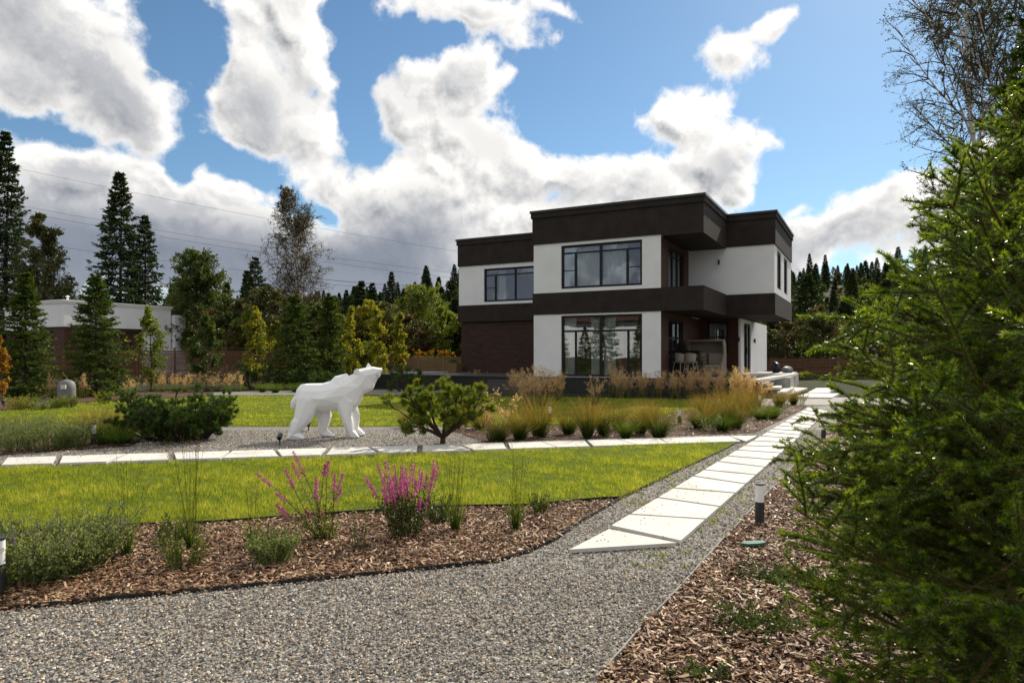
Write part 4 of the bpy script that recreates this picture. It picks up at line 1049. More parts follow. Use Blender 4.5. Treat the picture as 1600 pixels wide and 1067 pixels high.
# ------------------------------------------------------------ trees seen at a distance
def far_spruce(name, label, H, Rr, seed, loc=(0,0,0), lv=34, card=.42, mt='needle_far', k=(7,10), group=None, low=.06, dens=1., droop=-.12, cat='spruce tree'):
    rng = np.random.default_rng(seed)
    T = thing(name, label, cat, loc, rng.uniform(0,6), group)
    g = G(); tr = grow(np.array([[0,0,0.]]), [[0,0,1.]], H, 10, rng, noise=.008); tube_batch(g, tr, np.linspace(H*.011+.02,.012,10), 6); g.build('trunk', M['bark'], T)
    zs = low+(1-low)*np.linspace(0,1,lv)**1.05*.985
    p0 = []; d0 = []; L = []
    for z in zs:
        n = rng.integers(*k); a = rng.uniform(0,6.28)+np.arange(n)/n*6.28+rng.normal(0,.2,n)
        prof = min(1, (1-z)**.80*1.04)*(.62+.38*min(1, (z-low)*6+.3))
        l = Rr*prof*rng.uniform(.72,1.14,n)+.12; L += list(l)
        sl = -.28+.75*z**2+rng.normal(0,.10,n)
        for aa, s_ in zip(a, sl): p0.append((0,0,z*H+rng.normal(0,.06))); d0.append((math.cos(aa),math.sin(aa),s_))
    B = grow(np.array(p0), np.array(d0), np.array(L), 5, rng, bend=(0,0,.06), noise=.05)
    g = G(); tube_batch(g, B, np.linspace(.03,.006,5)*H/16, 3, 0)
    nsub = max(4, int(7*dens))
    Sb, idx, t = spawn(B, nsub, rng, t=(.12,1), ang=(52,12), ratio=(.30,.5), m=3, bend=(0,0,droop), noise=.08, flat=.75, taper=.55)
    allP = [(B, 5), (Sb, 3)]
    for P, m in allP:
        n = len(P); q = max(3, int(round(4*dens))) if m == 3 else 7
        ii = np.repeat(np.arange(n), q); tt = rng.uniform(.1 if m == 3 else .3, 1, n*q); C, D = along(P, ii, tt)
        D2 = nrm(D+rng.normal(0,.42,D.shape)+np.array([0,0,-.28])); ln = card*rng.uniform(.5,1.15,len(C))*(.55+.45*np.minimum(1, plen(P)[ii]/1.2))
        cl = .5+.22*np.sin(C[:,2]*3.1+np.arctan2(C[:,1],C[:,0])*4)
        leaves(g, C, D2, ln, ln*.36, rng, 1, rnd=np.clip(cl+rng.normal(0,.22,len(C)),0,1), droop=.15)
    g.build('crown', [M['bark'], M[mt]], T)
    return T
def broadleaf(name, label, H, Rr, seed, loc=(0,0,0), leaf=.16, mt='leaf_green', bark='bark', n1=26, n2=7, n3=5, nl=9, base=.18, shape=.9, ang=42, bend=.05, droop=0., group=None, trunks=1, cat='tree', sparse=1., tr=.012, cone=0):
    rng = np.random.default_rng(seed)
    T = thing(name, label, cat, loc, rng.uniform(0,6), group)
    p0 = np.zeros((trunks,3)); d0 = np.array([[0,0,1.]]) if trunks == 1 else np.stack([np.cos(np.arange(trunks)*6.28/trunks), np.sin(np.arange(trunks)*6.28/trunks), np.full(trunks,3.2)],-1)*[[.8,.8,1]]
    tk = grow(p0, d0, H*.97*rng.uniform(.85,1,trunks) if trunks > 1 else [H*.98], 9, rng, bend=(0,0,.03), noise=.03)
    g = G(); rr = np.linspace(H*tr+.01, H*.0012+.004, 9); tube_batch(g, tk, rr, 7)
    def L1(t, idx):
        x = (t-base)/(1-base)
        if cone: return Rr*np.clip((1-x)**cone,.07,1)*np.clip(.45+x*2.2,0,1)*rng.uniform(.6,1.2,len(t))/math.sin(R(ang+8))
        return Rr*np.clip(np.sin(np.pi*np.clip(x*.82+.16,0,1))**shape, .12, 1)*rng.uniform(.7,1.15,len(t))/math.sin(R(ang+8))
    B1, i1, t1 = spawn(tk, n1//trunks, rng, t=(base,.985), ang=(ang,8), m=6, bend=(0,0,bend), noise=.09, L=L1)
    tube_batch(g, B1, np.linspace(H*tr*.32,.006,6), 4)
    B2, i2, t2 = spawn(B1, n2, rng, t=(.2,1), ang=(45,12), ratio=(.32,.55), m=4, bend=(0,0,droop), noise=.14, taper=.5)
    g.build('trunk', M[bark], T)
    B3, i3, t3 = spawn(B2, n3, rng, t=(.15,1), ang=(48,15), ratio=(.4,.75), m=3, bend=(0,0,droop*1.8), noise=.2, taper=.4)
    g = G(); tube_batch(g, B2, np.linspace(H*.0014+.002,.003,4), 3, 0); tube_batch(g, B3, [.004,.003,.002], 3, 0)
    n = len(B3); ii = np.repeat(np.arange(n), nl); keep = rng.uniform(0,1,len(ii)) < sparse; ii = ii[keep]
    C, D = along(B3, ii, rng.uniform(0,1,len(ii))); C = C+rng.normal(0,leaf*.35,C.shape)
    clump = np.repeat(rng.uniform(0,1,len(B1)), n2*n3)[ii] if False else rng.uniform(0,1,len(B1))[(ii//n3)//n2]
    leaves(g, C, rdir(len(C), rng, -.2), leaf*rng.uniform(.6,1.2,len(C)), leaf*.75*rng.uniform(.6,1.1,len(C)), rng, 1, rnd=np.clip(.2+.5*clump+rng.normal(0,.2,len(C)),0,1))
    g.build('crown', [M['twig'], M[mt]], T)
    return T

def put(px, Y, z=0): return (at(px, Y), Y, z)
def top_h(py, Y, z=0): return EYE+(HOR-py)/F*Y-z

# tall trees beyond the left fence
def far_trees():
    Y = 60
    far_spruce('tall_spruce', 'tallest dark spruce at the left edge of the picture', top_h(205,Y), 3.2, 11, put(8,Y), lv=46, card=.5, dens=1.3)
    far_spruce('tall_spruce', 'broad dark spruce with ragged top standing alone behind the white annex', top_h(270,62), 3.6, 12, put(187,62), lv=40, card=.52, dens=1.3)
    far_spruce('tall_spruce', 'slimmer dark spruce leaning on the right side of the broad one', top_h(338,64), 2.7, 13, put(226,64), lv=32, card=.48, dens=1.2)
    far_spruce('tall_spruce', 'small dark spruce spire between the aspen and the tall birch', top_h(403,70), 2.6, 14, put(399,70), lv=26, card=.5)
    broadleaf('tall_aspen', 'loose olive green deciduous tree right of the tallest spruce', top_h(333,58), 3.0, 15, put(76,58), mt='leaf_olive', leaf=.20, n1=76, n2=8, n3=5, nl=7, base=.10, cone=.6, tr=.008)
    broadleaf('tall_aspen', 'bright green round-topped aspen right of the white annex', top_h(402,56), 2.6, 16, put(312,56), mt='leaf_green', leaf=.20, n1=70, n2=8, n3=5, nl=9, base=.05, shape=.6)
    broadleaf('tall_aspen', 'narrow green aspen close to the left side of the round-topped one', top_h(408,58), 1.7, 17, put(283,58), mt='leaf_green', leaf=.2, n1=36, n2=7, n3=5, nl=6, base=.08)
    broadleaf('tall_birch', 'tall thin-leaved brown birch with a white trunk against the clouds', top_h(293,52), 3.2, 18, put(471,52), mt='leaf_birch', bark='birch', leaf=.088, n1=120, n2=10, n3=6, nl=7, base=.18, ang=34, bend=.02, droop=-.17, sparse=.65, tr=.007, cone=.62)
    broadleaf('young_birch', 'rounded yellow green birch in front of the dark trees beside the house', top_h(458,52), 1.9, 19, put(657,52), mt='leaf_lime', bark='birch', leaf=.14, n1=50, n2=7, n3=5, nl=8, base=.05, shape=.8, tr=.008, ang=30)
    for i, (px, py, Y, r) in enumerate([(688,452,56,1.7),(705,440,58,2.0),(712,470,50,1.6)]):
        far_spruce('dark_spruce', ['dark spruce touching the right side of the rounded birch','dark spruce half hidden by the left end of the house roof','dark low spruce hugging the brick wing of the house'][i], top_h(py,Y), r, 30+i, put(px,Y), lv=24, card=.45)
    for i, (px, py, Y, r, m, nm) in enumerate([
       (1262,432,58,3.0,'needle_far','broad dark spruce standing right of the house beyond the fence'),
       (1218,470,54,2.4,'needle_far','dark spruce whose left side is hidden by the house corner'),
       (1322,470,60,2.6,'needle_far','dark spruce behind the white shelter'),
       (1385,440,58,2.8,'needle_far','dark spruce behind the tips of the foreground spruce')]):
        far_spruce('dark_spruce', nm, top_h(py,Y), r, 40+i, put(px,Y), lv=26, card=.5, mt=m)
far_trees()

# wooded hill: every tree a thing of its own, crowns shared between copies
def hill_forest():
    rng = np.random.default_rng(77); protos = []
    def solo(T, nm):   # merge crown and trunk to one mesh: too small in the picture to show parts
        cr = [c for c in T.children]; g = bpy.data.meshes.new(nm); bm = bmesh.new(); mats = []
        for c in cr:
            off = len(mats); mats += list(c.data.materials); n0 = len(bm.faces); bm.from_mesh(c.data); bm.faces.ensure_lookup_table()
            for f_ in bm.faces[n0:]: f_.material_index += off
        bm.to_mesh(g); bm.free()
        for m_ in mats: g.materials.append(m_)
        for c in cr: bpy.data.objects.remove(c)
        bpy.data.objects.remove(T); return g
    for s in range(4): protos.append(('hill_spruce', solo(far_spruce('p','x',[13,15,11,14][s],[2.6,2.9,2.6,2.3][s],100+s,lv=24,card=.70,k=(7,9),dens=1.4), 'hill_spruce')))
    kinds = [('leaf_olive','hill_aspen'),('leaf_green','hill_aspen'),('leaf_birch','hill_birch'),('leaf_lime','hill_birch')]
    for s, (m, nm) in enumerate(kinds): protos.append((nm, solo(broadleaf('p','x',[12,11,12,9][s],[2.5,2.6,2.4,2.3][s],110+s,mt=m,leaf=.34,n1=26,n2=5,n3=4,nl=7,base=.1), nm)))
    protos.append(('hill_pine', solo(broadleaf('p','x',14,2.6,120,mt='needle_far',leaf=.34,n1=30,n2=6,n3=4,nl=8,base=.45,shape=.5), 'hill_pine')))
    desc = {'hill_spruce':('dark spruce','spruce tree'),'hill_aspen':('green leafy tree','tree'),'hill_birch':('yellowish leafy tree','tree'),'hill_pine':('dark pine','pine tree')}
    def region(px):
        return ('left of the tall birch' if px < 460 else 'left of the house' if px < 760 else 'behind the house' if px < 1180 else 'right of the house')
    rows = []
    for row, (Y, n) in enumerate([(78,15),(96,19),(116,23),(140,26),(166,29),(194,32),(224,34),(256,36),(288,36),(318,36)]):
        lo, hi = 262, 738
        for i in range(n):
            px = lo+(hi-lo+300)*(i+rng.uniform(.05,.95))/n
            if px > hi: px = 1188+(px-hi)
            rows.append((px, Y+rng.uniform(-8,8), row//2 if row < 9 else 4))
    ph = ['at the foot of', 'low on', 'half way up', 'high on', 'near the crest of', 'on the crest of']
    print('hill trees', len(rows))
    for px, Y, row in rows:
        x = at(px, Y); z = float(hill(np.array(x), np.array(Y)))
        right = px > 1180
        w = np.array([.16,.16,.14,.14,.10,.10,.06,.07,.07]) if row > 0 else np.array([.14,.10,.10,.10,.20,.14,.10,.08,.04])
        if row > 2: w = np.array([.22,.22,.18,.18,.05,.03,.02,.02,.08])
        k = rng.choice(9, p=w/w.sum()); nm, me = protos[k]
        sc = rng.triangular(.55,.85,1.35)*(.72 if row == 0 else .85)
        o = bpy.data.objects.new(nm, me); COL.objects.link(o); o.location = (x, Y, z-.1)
        o.rotation_euler = (rng.normal(0,.02), rng.normal(0,.02), rng.uniform(0,6.28)); o.scale = (sc*rng.uniform(.9,1.15), sc, sc)
        d, c = desc[nm]; tag(o, '%s %s the wooded hill %s' % (d, ph[row], region(px)), c, '%ss %s the wooded hill %s' % (d, ph[row], region(px)))
    # the far-off wood that closes the skyline reads as one mass
    g = G(); rng = np.random.default_rng(78); n = 2600
    px = rng.uniform(-500,2100,n); Y = rng.uniform(100,345,n); k_ = ((px > 262)&(px < 738))|((px > 1188)&(px < 1488)); Y = np.where(k_, rng.uniform(322,350,n), Y); x = (px-800)/F*Y; z = hill(x,Y)
    h = rng.uniform(8,13,n); q = 46
    ii = np.repeat(np.arange(n), q); t = rng.uniform(0,1,n*q); a = rng.uniform(0,6.28,n*q); rr = 2.2*(1-t)**.9*rng.uniform(.5,1,n*q)+.15
    C = np.stack([x[ii]+rr*np.cos(a), Y[ii]+rr*np.sin(a), z[ii]+h[ii]*(.06+.94*t)],-1)
    leaves(g, C, np.stack([np.cos(a)*.6,np.sin(a)*.6,rng.normal(-.2,.3,n*q)],-1), 1.7*rng.uniform(.6,1.2,n*q)*(1.2-t), 1.1*(1.2-t), rng, 0, rnd=np.clip(rng.uniform(0,1,n)[ii]*.6+rng.uniform(0,.4,n*q),0,1))
    tag(g.build('distant_forest', M['needle_far']), 'dark far-off conifer wood closing the skyline behind the hill trees', 'forest', kind='stuff')
hill_forest()

# ------------------------------------------------------------ planted trees in front of the fence
def garden_trees():
    for i, (px, py, Y, r, lab) in enumerate([
      (40,430,27,1.15,'young green spruce with a pale top left of the white annex'),
      (150,434,27,1.35,'bushy young green spruce before the corner of the white annex'),
      (460,464,34,1.45,'dark young spruce behind the bear\'s back, left of the slim one'),
      (515,462,36,1.10,'slim young spruce between the bushy dark one and the yellow trees')]):
        far_spruce('young_spruce', lab, top_h(py,Y), r*1.02, 200+i, put(px,Y), lv=32, card=.20, mt='needle_young', k=(8,11), low=.02, dens=1.7, droop=-.05, group='young spruces before the fence')
    for i, (px, py, Y, r, m, nl, sp, lab) in enumerate([
      (236,478,30,1.1,'leaf_lime',5,.5,'sparse pale green young tree before the right end of the white annex'),
      (322,490,33,1.2,'leaf_green',7,.8,'small green tree before the fence under the round-topped aspen'),
      (400,478,36,1.15,'leaf_yellow',7,.7,'bushy yellow young tree between the small green one and the dark spruce'),
      (552,476,35,.8,'leaf_yellow',6,.6,'first slender yellow tree right of the slim spruce'),
      (590,478,34,.8,'leaf_yellow',6,.6,'second slender yellow tree above the bear\'s head'),
      (623,476,36,.55,'leaf_yellow',6,.6,'third and thinnest yellow tree beside the rounded birch'),
      (4,524,22,.40,'leaf_orange',5,.5,'small orange leaved tree at the left edge of the picture'),
      (520,520,38,1.2,'leaf_lime',7,.8,'low lime green bush between the slim spruce and the yellow trees'),
      (575,535,40,1.2,'leaf_lime',7,.9,'low rounded lime bush behind the brown fence')]):
        broadleaf('young_tree', lab, top_h(py,Y), r, 220+i, put(px,Y), mt=m, leaf=.125 if Y > 26 else .085, n1=34, n2=6, n3=5, nl=nl, base=.10, ang=44, bend=.10, sparse=sp, tr=.006, cone=.75, group='young deciduous trees along the fence')
    # wild scrub just beyond the fence
    rng = np.random.default_rng(300)
    mm = ['leaf_birch','leaf_olive','leaf_green','leaf_yellow','leaf_birch','leaf_olive','leaf_lime']
    names = {'leaf_birch':'brownish autumn','leaf_olive':'olive green','leaf_green':'plain green','leaf_yellow':'yellowing','leaf_lime':'lime green'}
    pr = {}
    for m in set(mm): pr[m] = broadleaf('scrub_tree', 'x', 6.2, 1.7, 310+len(pr), (0,0,0), mt=m, leaf=.17, n1=34, n2=6, n3=4, nl=8, base=.08, tr=.007)
    used = set(); i = 0
    for px in list(np.arange(330,735,21))+list(np.arange(1200,1420,30)):
        for Y in (48.5, 56):
            p = px+rng.uniform(-9,9); m = mm[i % 7]; i += 1
            o = pr[m] if m not in used else copy_tree(pr[m]); used.add(m)
            o.location = put(p, Y+rng.uniform(-2,2)); s = rng.uniform(.65,1.1)*(.8 if p > 540 else .95); o.scale = (s*1.1,s*1.1,s); o.rotation_euler = (0,0,rng.uniform(0,6))
            w = 'right of the house' if p > 1100 else 'left of the tall birch' if p < 455 else 'around the foot of the tall birch' if p < 560 else 'before the hill left of the house'
            r_ = 'front row' if Y < 50 else 'back row'
            tag(o, '%s scrub tree, %s %s' % (names[m], r_, w), 'tree', '%s scrub trees, %s %s' % (names[m], r_, w))
garden_trees()
# orange flowers over the pale fence
def flowers_behind():
    rng = np.random.default_rng(55)
    for px, lab in ((652,'orange flowering clump above the fence nearest the rounded birch'),(672,'orange flowering clump above the middle of the pale fence'),(700,'orange flowering clump above the fence next to the brick wing')):
        x, y = at(px,45.5), 45.5; g = G(); n = 26; P = grow(np.zeros((n,3))+rng.normal(0,.25,(n,3))*[1,1,0], np.stack([rng.normal(0,.2,n),rng.normal(0,.2,n),np.ones(n)],-1), rng.uniform(1.4,2.0,n), 4, rng, noise=.08)
        T = thing('flowering_plant', lab, 'flowers', (x,y,0), 0, 'orange flowers beyond the deck fence'); tube_batch(g, P, .008, 3); 
        ii = np.repeat(np.arange(n),14); C,D = along(P,ii,rng.uniform(.1,1,len(ii))); leaves(g, C, rdir(len(C),rng), .14, .06, rng, 1); g.build('foliage', [M['stem_green'],M['leaf_lime']], T)
        g = G(); ii = np.repeat(np.arange(n),5); C = P[ii,-1]+rng.normal(0,.05,(len(ii),3)); leaves(g, C, rdir(len(C),rng), .11, .09, rng, 0); g.build('blossoms', M['petal_orange'], T)
flowers_behind()

# ------------------------------------------------------------ shrubs, tussocks and perennials
def pine_shrub(name, label, px, py, sx, sz, seed, ns, mt, tuft, nd, mode, cat='pine', bark='bark'):
    """px,py: foot; sx half width, sz height in metres"""
    rng = np.random.default_rng(seed); x, y = gp(px, py); T = thing(name, label, cat, (x,y,0))
    g = G()
    if mode == 'tree':
        a = np.linspace(0,6.28,ns,endpoint=False)+rng.normal(0,.2,ns); tr = grow(np.zeros((1,3)), [[0,0,1.]], [.12], 3, rng, noise=0); tube_batch(g, tr, [.055,.05,.045], 8)
        P = grow(np.zeros((ns,3))+[0,0,.11], np.stack([np.cos(a)*1.35,np.sin(a)*.9,rng.uniform(.6,1.5,ns)],-1), rng.uniform(.75,1.0,ns)*sz*1.12, 7, rng, bend=(0,0,.10), noise=.13)
    else:
        a = rng.uniform(0,6.28,ns); r0 = rng.uniform(0,.45,ns)*sx
        P = grow(np.stack([r0*np.cos(a),r0*np.sin(a)*.7,np.full(ns,.02)],-1), np.stack([np.cos(a)*.9,np.sin(a)*.7,rng.uniform(.2,1.2,ns)],-1), rng.uniform(.6,1.05,ns)*sz*1.25, 6, rng, bend=(0,0,.13), noise=.12)
    tube_batch(g, P, np.linspace(.026,.008,P.shape[1]), 5)
    B, i, t = spawn(P, 7 if mode == 'tree' else 6, rng, t=(.28,1), ang=(46,12), ratio=(.22,.42), m=4, bend=(0,0,.12), noise=.12, taper=.4); tube_batch(g, B, [.010,.008,.006,.005], 4)
    B2, i, t = spawn(B, 3, rng, t=(.3,1), ang=(45,12), ratio=(.4,.7), m=3, bend=(0,0,.18), noise=.1, taper=.3); tube_batch(g, B2, [.005,.004,.003], 3)
    g.build('branches', M[bark], T)
    g = G(); Q = np.concatenate([B[:,-3:], B2])
    n = len(Q); ii = np.repeat(np.arange(n), nd); tt = rng.uniform(.25,1.0,len(ii)); C, D = along(Q, ii, tt)
    rv = rng.normal(0,1,C.shape); perp = nrm(rv-(rv*D).sum(1,keepdims=True)*D); d = nrm(D*rng.uniform(.5,1.3,(len(C),1))+perp+[0,0,.25])
    clump = rng.uniform(0,1,n)[ii]
    leaves(g, C, d, tuft*rng.uniform(.7,1.15,len(C)), .0065, rng, 0, rnd=np.clip(.15+.3*clump+.5*tt*rng.uniform(.3,1,len(C)),0,1), shape='tri')
    g.build('needles', M[mt], T); return T
pine_shrub('twisted_pine', 'small pine with open forked stems on the gravel right of the bear', 692, 694, 1.05, .98, 401, 17, 'needle_pine', .085, 130, 'tree')
pine_shrub('mugo_pine', 'wide dense dark green mugo pine on the gravel left of the bear', 280, 688, 1.1, .80, 402, 80, 'needle_pine_dk', .065, 75, 'bush')
pine_shrub('garden_pine', 'loose yellow green pine before the fence with a curved pale stem', 492, 603, .9, 2.3, 403, 8, 'needle_pine', .13, 60, 'tree')
for i, (px, py, sx, sz, lab) in enumerate([(395,607,.5,1.05,'blue green dwarf pine at the right end of the dry grass row'),(452,607,.6,.8,'low dwarf pine left of the bear\'s tail'),(508,608,.5,.8,'low dwarf pine behind the bear\'s hump'),(630,612,.6,1.0,'dark dwarf pine before the left end of the deck')]):
    pine_shrub('dwarf_pine', lab, px, py, sx, sz, 410+i, 16, 'needle_pine_dk', .12, 45, 'bush')

def tussock(name, label, px, py, h, w, n, seed, mt='tuft', hue=(.0,1.), bw=.006, group=None, z=.012, seg=4):
    rng = np.random.default_rng(seed); x, y = gp(px, py); g = G()
    a = rng.uniform(0,6.28,n); lean = np.abs(rng.normal(0,.45,n))*w/h*1.0
    d = np.stack([np.cos(a)*lean, np.sin(a)*lean, np.ones(n)],-1); r = rng.uniform(0,w*.18,n)
    P = grow(np.stack([r*np.cos(a), r*np.sin(a), np.zeros(n)],-1), d, h*rng.uniform(.55,1.15,n), seg, rng, bend=(0,0,-.06), noise=.05)
    out = np.stack([np.cos(a),np.sin(a),np.zeros(n)],-1); P += out[:,None,:]*(np.linspace(0,1,seg)**2)[None,:,None]*w*.28*rng.uniform(.3,1.6,n)[:,None,None]
    sd_ = nrm(np.cross(d, rng.normal(0,1,(n,3)))); wd = np.linspace(bw,bw*.25,seg)
    V = np.stack([P-sd_[:,None]*wd[None,:,None]/2, P+sd_[:,None]*wd[None,:,None]/2],2).reshape(n,-1,3); m = seg*2
    Fc = np.array([(2*i,2*i+1,2*i+3,2*i+2) for i in range(seg-1)])[None]+(np.arange(n)*m)[:,None,None]
    rn = hue[0]+(hue[1]-hue[0])*np.clip(np.linspace(0,1,seg)[None,:]*.85+rng.normal(0,.12,(n,1)),0,1)
    g.add(V.reshape(-1,3), Fc.reshape(-1,4), 0, np.repeat(rn,2,axis=1).ravel())
    o = g.build(name, M[mt]); o.location = (x,y,z); return tag(o, label, 'ornamental grass', group)
TG = 'tussocks in the bed along the cross path'
TU = [(712,672,.42,.5),(750,672,.42,.55),(640,668,.40,.5),(780,690,.42,.55),(812,688,.62,.7),(843,684,.75,.8),(888,680,.50,.6),(918,686,.70,.55),(942,682,.55,.5),(965,672,.55,.6),(978,686,.35,.45),(1000,680,.60,.65),(1030,684,.62,.85),(1015,668,.55,.6),
      (1092,670,.55,.75),(1108,662,.65,.7),(1135,655,.75,.7),(1150,670,.70,.75),(1128,675,.35,.5),(1172,650,.70,.7),(1190,657,.36,.6),(1208,655,.36,.5),(1217,637,.45,.55),(1240,633,.45,.5),(1160,640,.6,.6),(1100,648,.5,.6)]
POS = ['beside the gravel edge','right of the twisted pine','just behind the twisted pine','at the near left corner of the bed','tall and wide at the left part of the bed','tallest at the left part of the bed','low and reddish beside the tallest left one','slim upright beside a reddish one','small between two slim ones','half hidden in the second row','smallest and greenest in the front row','dense in the middle of the bed','wide and dark based at the right end of the front row','in the second row behind the wide one',
       'green based right of the bollard lamp','orange tipped behind the green based one','orange tipped and tall near the long path','bushy and orange closest to the long path','short and grey green before the bushy orange one','yellow tipped and tall beside the path bed','short green dome nearest the long path','short green dome right of its twin','small one beside the far bollard lamp','small one at the corner of the driveway','tallest orange one before the plume grasses','low one behind the bollard lamp']
for i, ((px,py,h,w), ps) in enumerate(zip(TU, POS)):
    gr = i in (10,18,20,21); tussock('grass_tussock', 'grass tussock '+ps, px, py, h*1.05, w*.8, 480, 500+i, mt='tuft_green' if gr else 'tuft', bw=.0065, group=TG, hue=(0,.75) if i % 3 == 0 else (0,1))
for i, (px,py,h,w,lab) in enumerate([(165,693,.45,.6,'short fresh green grass tuft at the right end of the lavender bed'),(190,696,.36,.5,'small green grass tuft hanging over the gravel left of the mugo pine'),(185,683,.55,.8,'brown tipped grass behind the bollard lamp in the lavender bed'),(150,678,.55,.7,'brownish arching grass left of the bollard lamp in the lavender bed'),(105,697,.30,.4,'small grass tuft at the slab edge of the lavender bed')]):
    tussock('grass_tuft', lab, px, py, h, w, 420, 560+i, mt='tuft_green' if i in (0,1,4) else 'tuft', bw=.008)
for i, (px,py,lab) in enumerate([(430,614,'low grass cushion before the dwarf pines at left'),(462,613,'low grass cushion left of the bear\'s rump'),(410,613,'low grass cushion at the end of the dry grass row')]):
    tussock('grass_cushion', lab, px, py, .42, .55, 300, 570+i, mt='tuft_green', bw=.012)
# slim upright grasses in the front bed, with stalks far above the leaves
def slim(label, px, py, h, hs, n, ns, seed):
    rng = np.random.default_rng(seed); x, y = gp(px, py); T = thing('moor_grass', label, 'ornamental grass', (x,y,.015)); 
    o = tussock('leaves', None, px, py, h, .16, n, seed, mt='tuft_green', bw=.006, z=0, seg=5); del o['category']; o.parent = T; o.location = (0,0,0)
    g = G(); P = grow(rng.normal(0,.02,(ns,3))*[1,1,0], np.stack([rng.normal(0,.09,ns),rng.normal(0,.09,ns),np.ones(ns)],-1), hs*rng.uniform(.7,1.05,ns), 6, rng, noise=.012); tube_batch(g, P, np.linspace(.0016,.0009,6), 3, 0, .5)
    ii = np.repeat(np.arange(ns), 16); C, D = along(P, ii, rng.uniform(.80,1,len(ii))); leaves(g, C, nrm(D+rng.normal(0,.3,D.shape)), .012, .004, rng, 0)
    g.build('flower_stalks', M['tuft'], T)
slim('slim grass clump with very tall stalks between the lavender and the leafy plants', 198, 872, .30, .78, 60, 14, 601)
slim('slim grass clump with tall stalks behind the leafy plant in the front bed', 298, 862, .34, .95, 110, 20, 602)
slim('slim grass clump with tall stalks right of the dense pink loosestrife', 711, 835, .36, .75, 100, 18, 603)
slim('slim grass clump with tall stalks left of the round shrub', 805, 831, .38, .80, 90, 14, 604)
slim('small slim grass clump left of the grey green bush in the front bed', 395, 858, .26, .55, 60, 8, 605)

def spike(T, P, t0, per, sz, rad, rng, m='petal_pink'):
    g = G(); ii = np.zeros(per, int); tt = rng.uniform(t0,1.0,per); C,D = along(P,ii,tt); rv = rng.normal(0,1,C.shape); pp = nrm(rv-(rv*D).sum(1,keepdims=True)*D)
    C = C+pp*(rad*(1.2-((tt-t0)/(1-t0)))[:,None])*rng.uniform(.2,1,(per,1)); leaves(g, C, nrm(pp+D*.4), sz, sz*.7, rng); g.build('flower_spike', M[m], T)
def leafy(name, label, px, py, h, w, ns, nl, seed, mt, leaf, cat='shrub', flowers=None, stem='stem_green', wide=.5, up=.1, group=None, parts=True, spread=1., base=.05, top=.93):
    rng = np.random.default_rng(seed); x, y = gp(px, py); T = thing(name, label, cat, (x,y,.012), 0, group)
    g = G(); a = rng.uniform(0,6.28,ns); r = rng.uniform(0,1,ns)**.5*w*.35; out = rng.uniform(.15,1,ns)*w/h*spread*.8
    P = grow(np.stack([r*np.cos(a),r*np.sin(a),np.zeros(ns)],-1), np.stack([np.cos(a)*out,np.sin(a)*out,np.ones(ns)],-1), h*rng.uniform(.6,1.08,ns)*np.sqrt(1+out**2)*.95, 6, rng, bend=(0,0,up), noise=.09)
    tube_batch(g, P, np.linspace(.003,.0014,6)*(1 if h < .9 else 1.5), 4)
    B, i, t = spawn(P, 4, rng, t=(.25,min(.95,top+.02)), ang=(45,12), ratio=(.18,.35), m=3, noise=.1, bend=(0,0,.1)); tube_batch(g, B, [.0018,.0014,.001], 3)
    g.build('stems', M[stem], T)
    g = G()
    ii = np.repeat(np.arange(ns), nl); C, D = along(P, ii, rng.uniform(base,top,len(ii))); leaves(g, C, nrm(D*.4+rdir(len(C),rng)), leaf*rng.uniform(.5,1.2,len(C)), leaf*wide*rng.uniform(.7,1.1,len(C)), rng)
    ii = np.repeat(np.arange(len(B)), max(3,nl//4)); C, D = along(B, ii, rng.uniform(.1,1,len(ii))); leaves(g, C, nrm(D*.4+rdir(len(C),rng)), leaf*.8*rng.uniform(.5,1.2,len(C)), leaf*.8*wide, rng)
    g.build('leaves', M[mt], T)
    if flowers:
        m, frac, per, t0, sz, rad = flowers
        for q in np.where(rng.uniform(0,1,ns) < frac)[0]: spike(T, P[q:q+1], rng.uniform(t0-.05,t0+.1), per, sz, rad, rng, m)
    elif flowers:
        m, frac, per, t0, sz, rad = flowers; g = G(); sel = np.where(rng.uniform(0,1,ns) < frac)[0]; ii = np.repeat(sel, per); tt = rng.uniform(t0,1.0,len(ii))
        C, D = along(P, ii, tt); rv = rng.normal(0,1,C.shape); pp = nrm(rv-(rv*D).sum(1,keepdims=True)*D); C = C+pp*(rad*(1.15-((tt-t0)/(1-t0)))[:,None])*rng.uniform(.2,1,(len(C),1))
        leaves(g, C, nrm(pp+D*.4), sz, sz*.7, rng); g.build('flower_spikes', M[m], T)
    return T
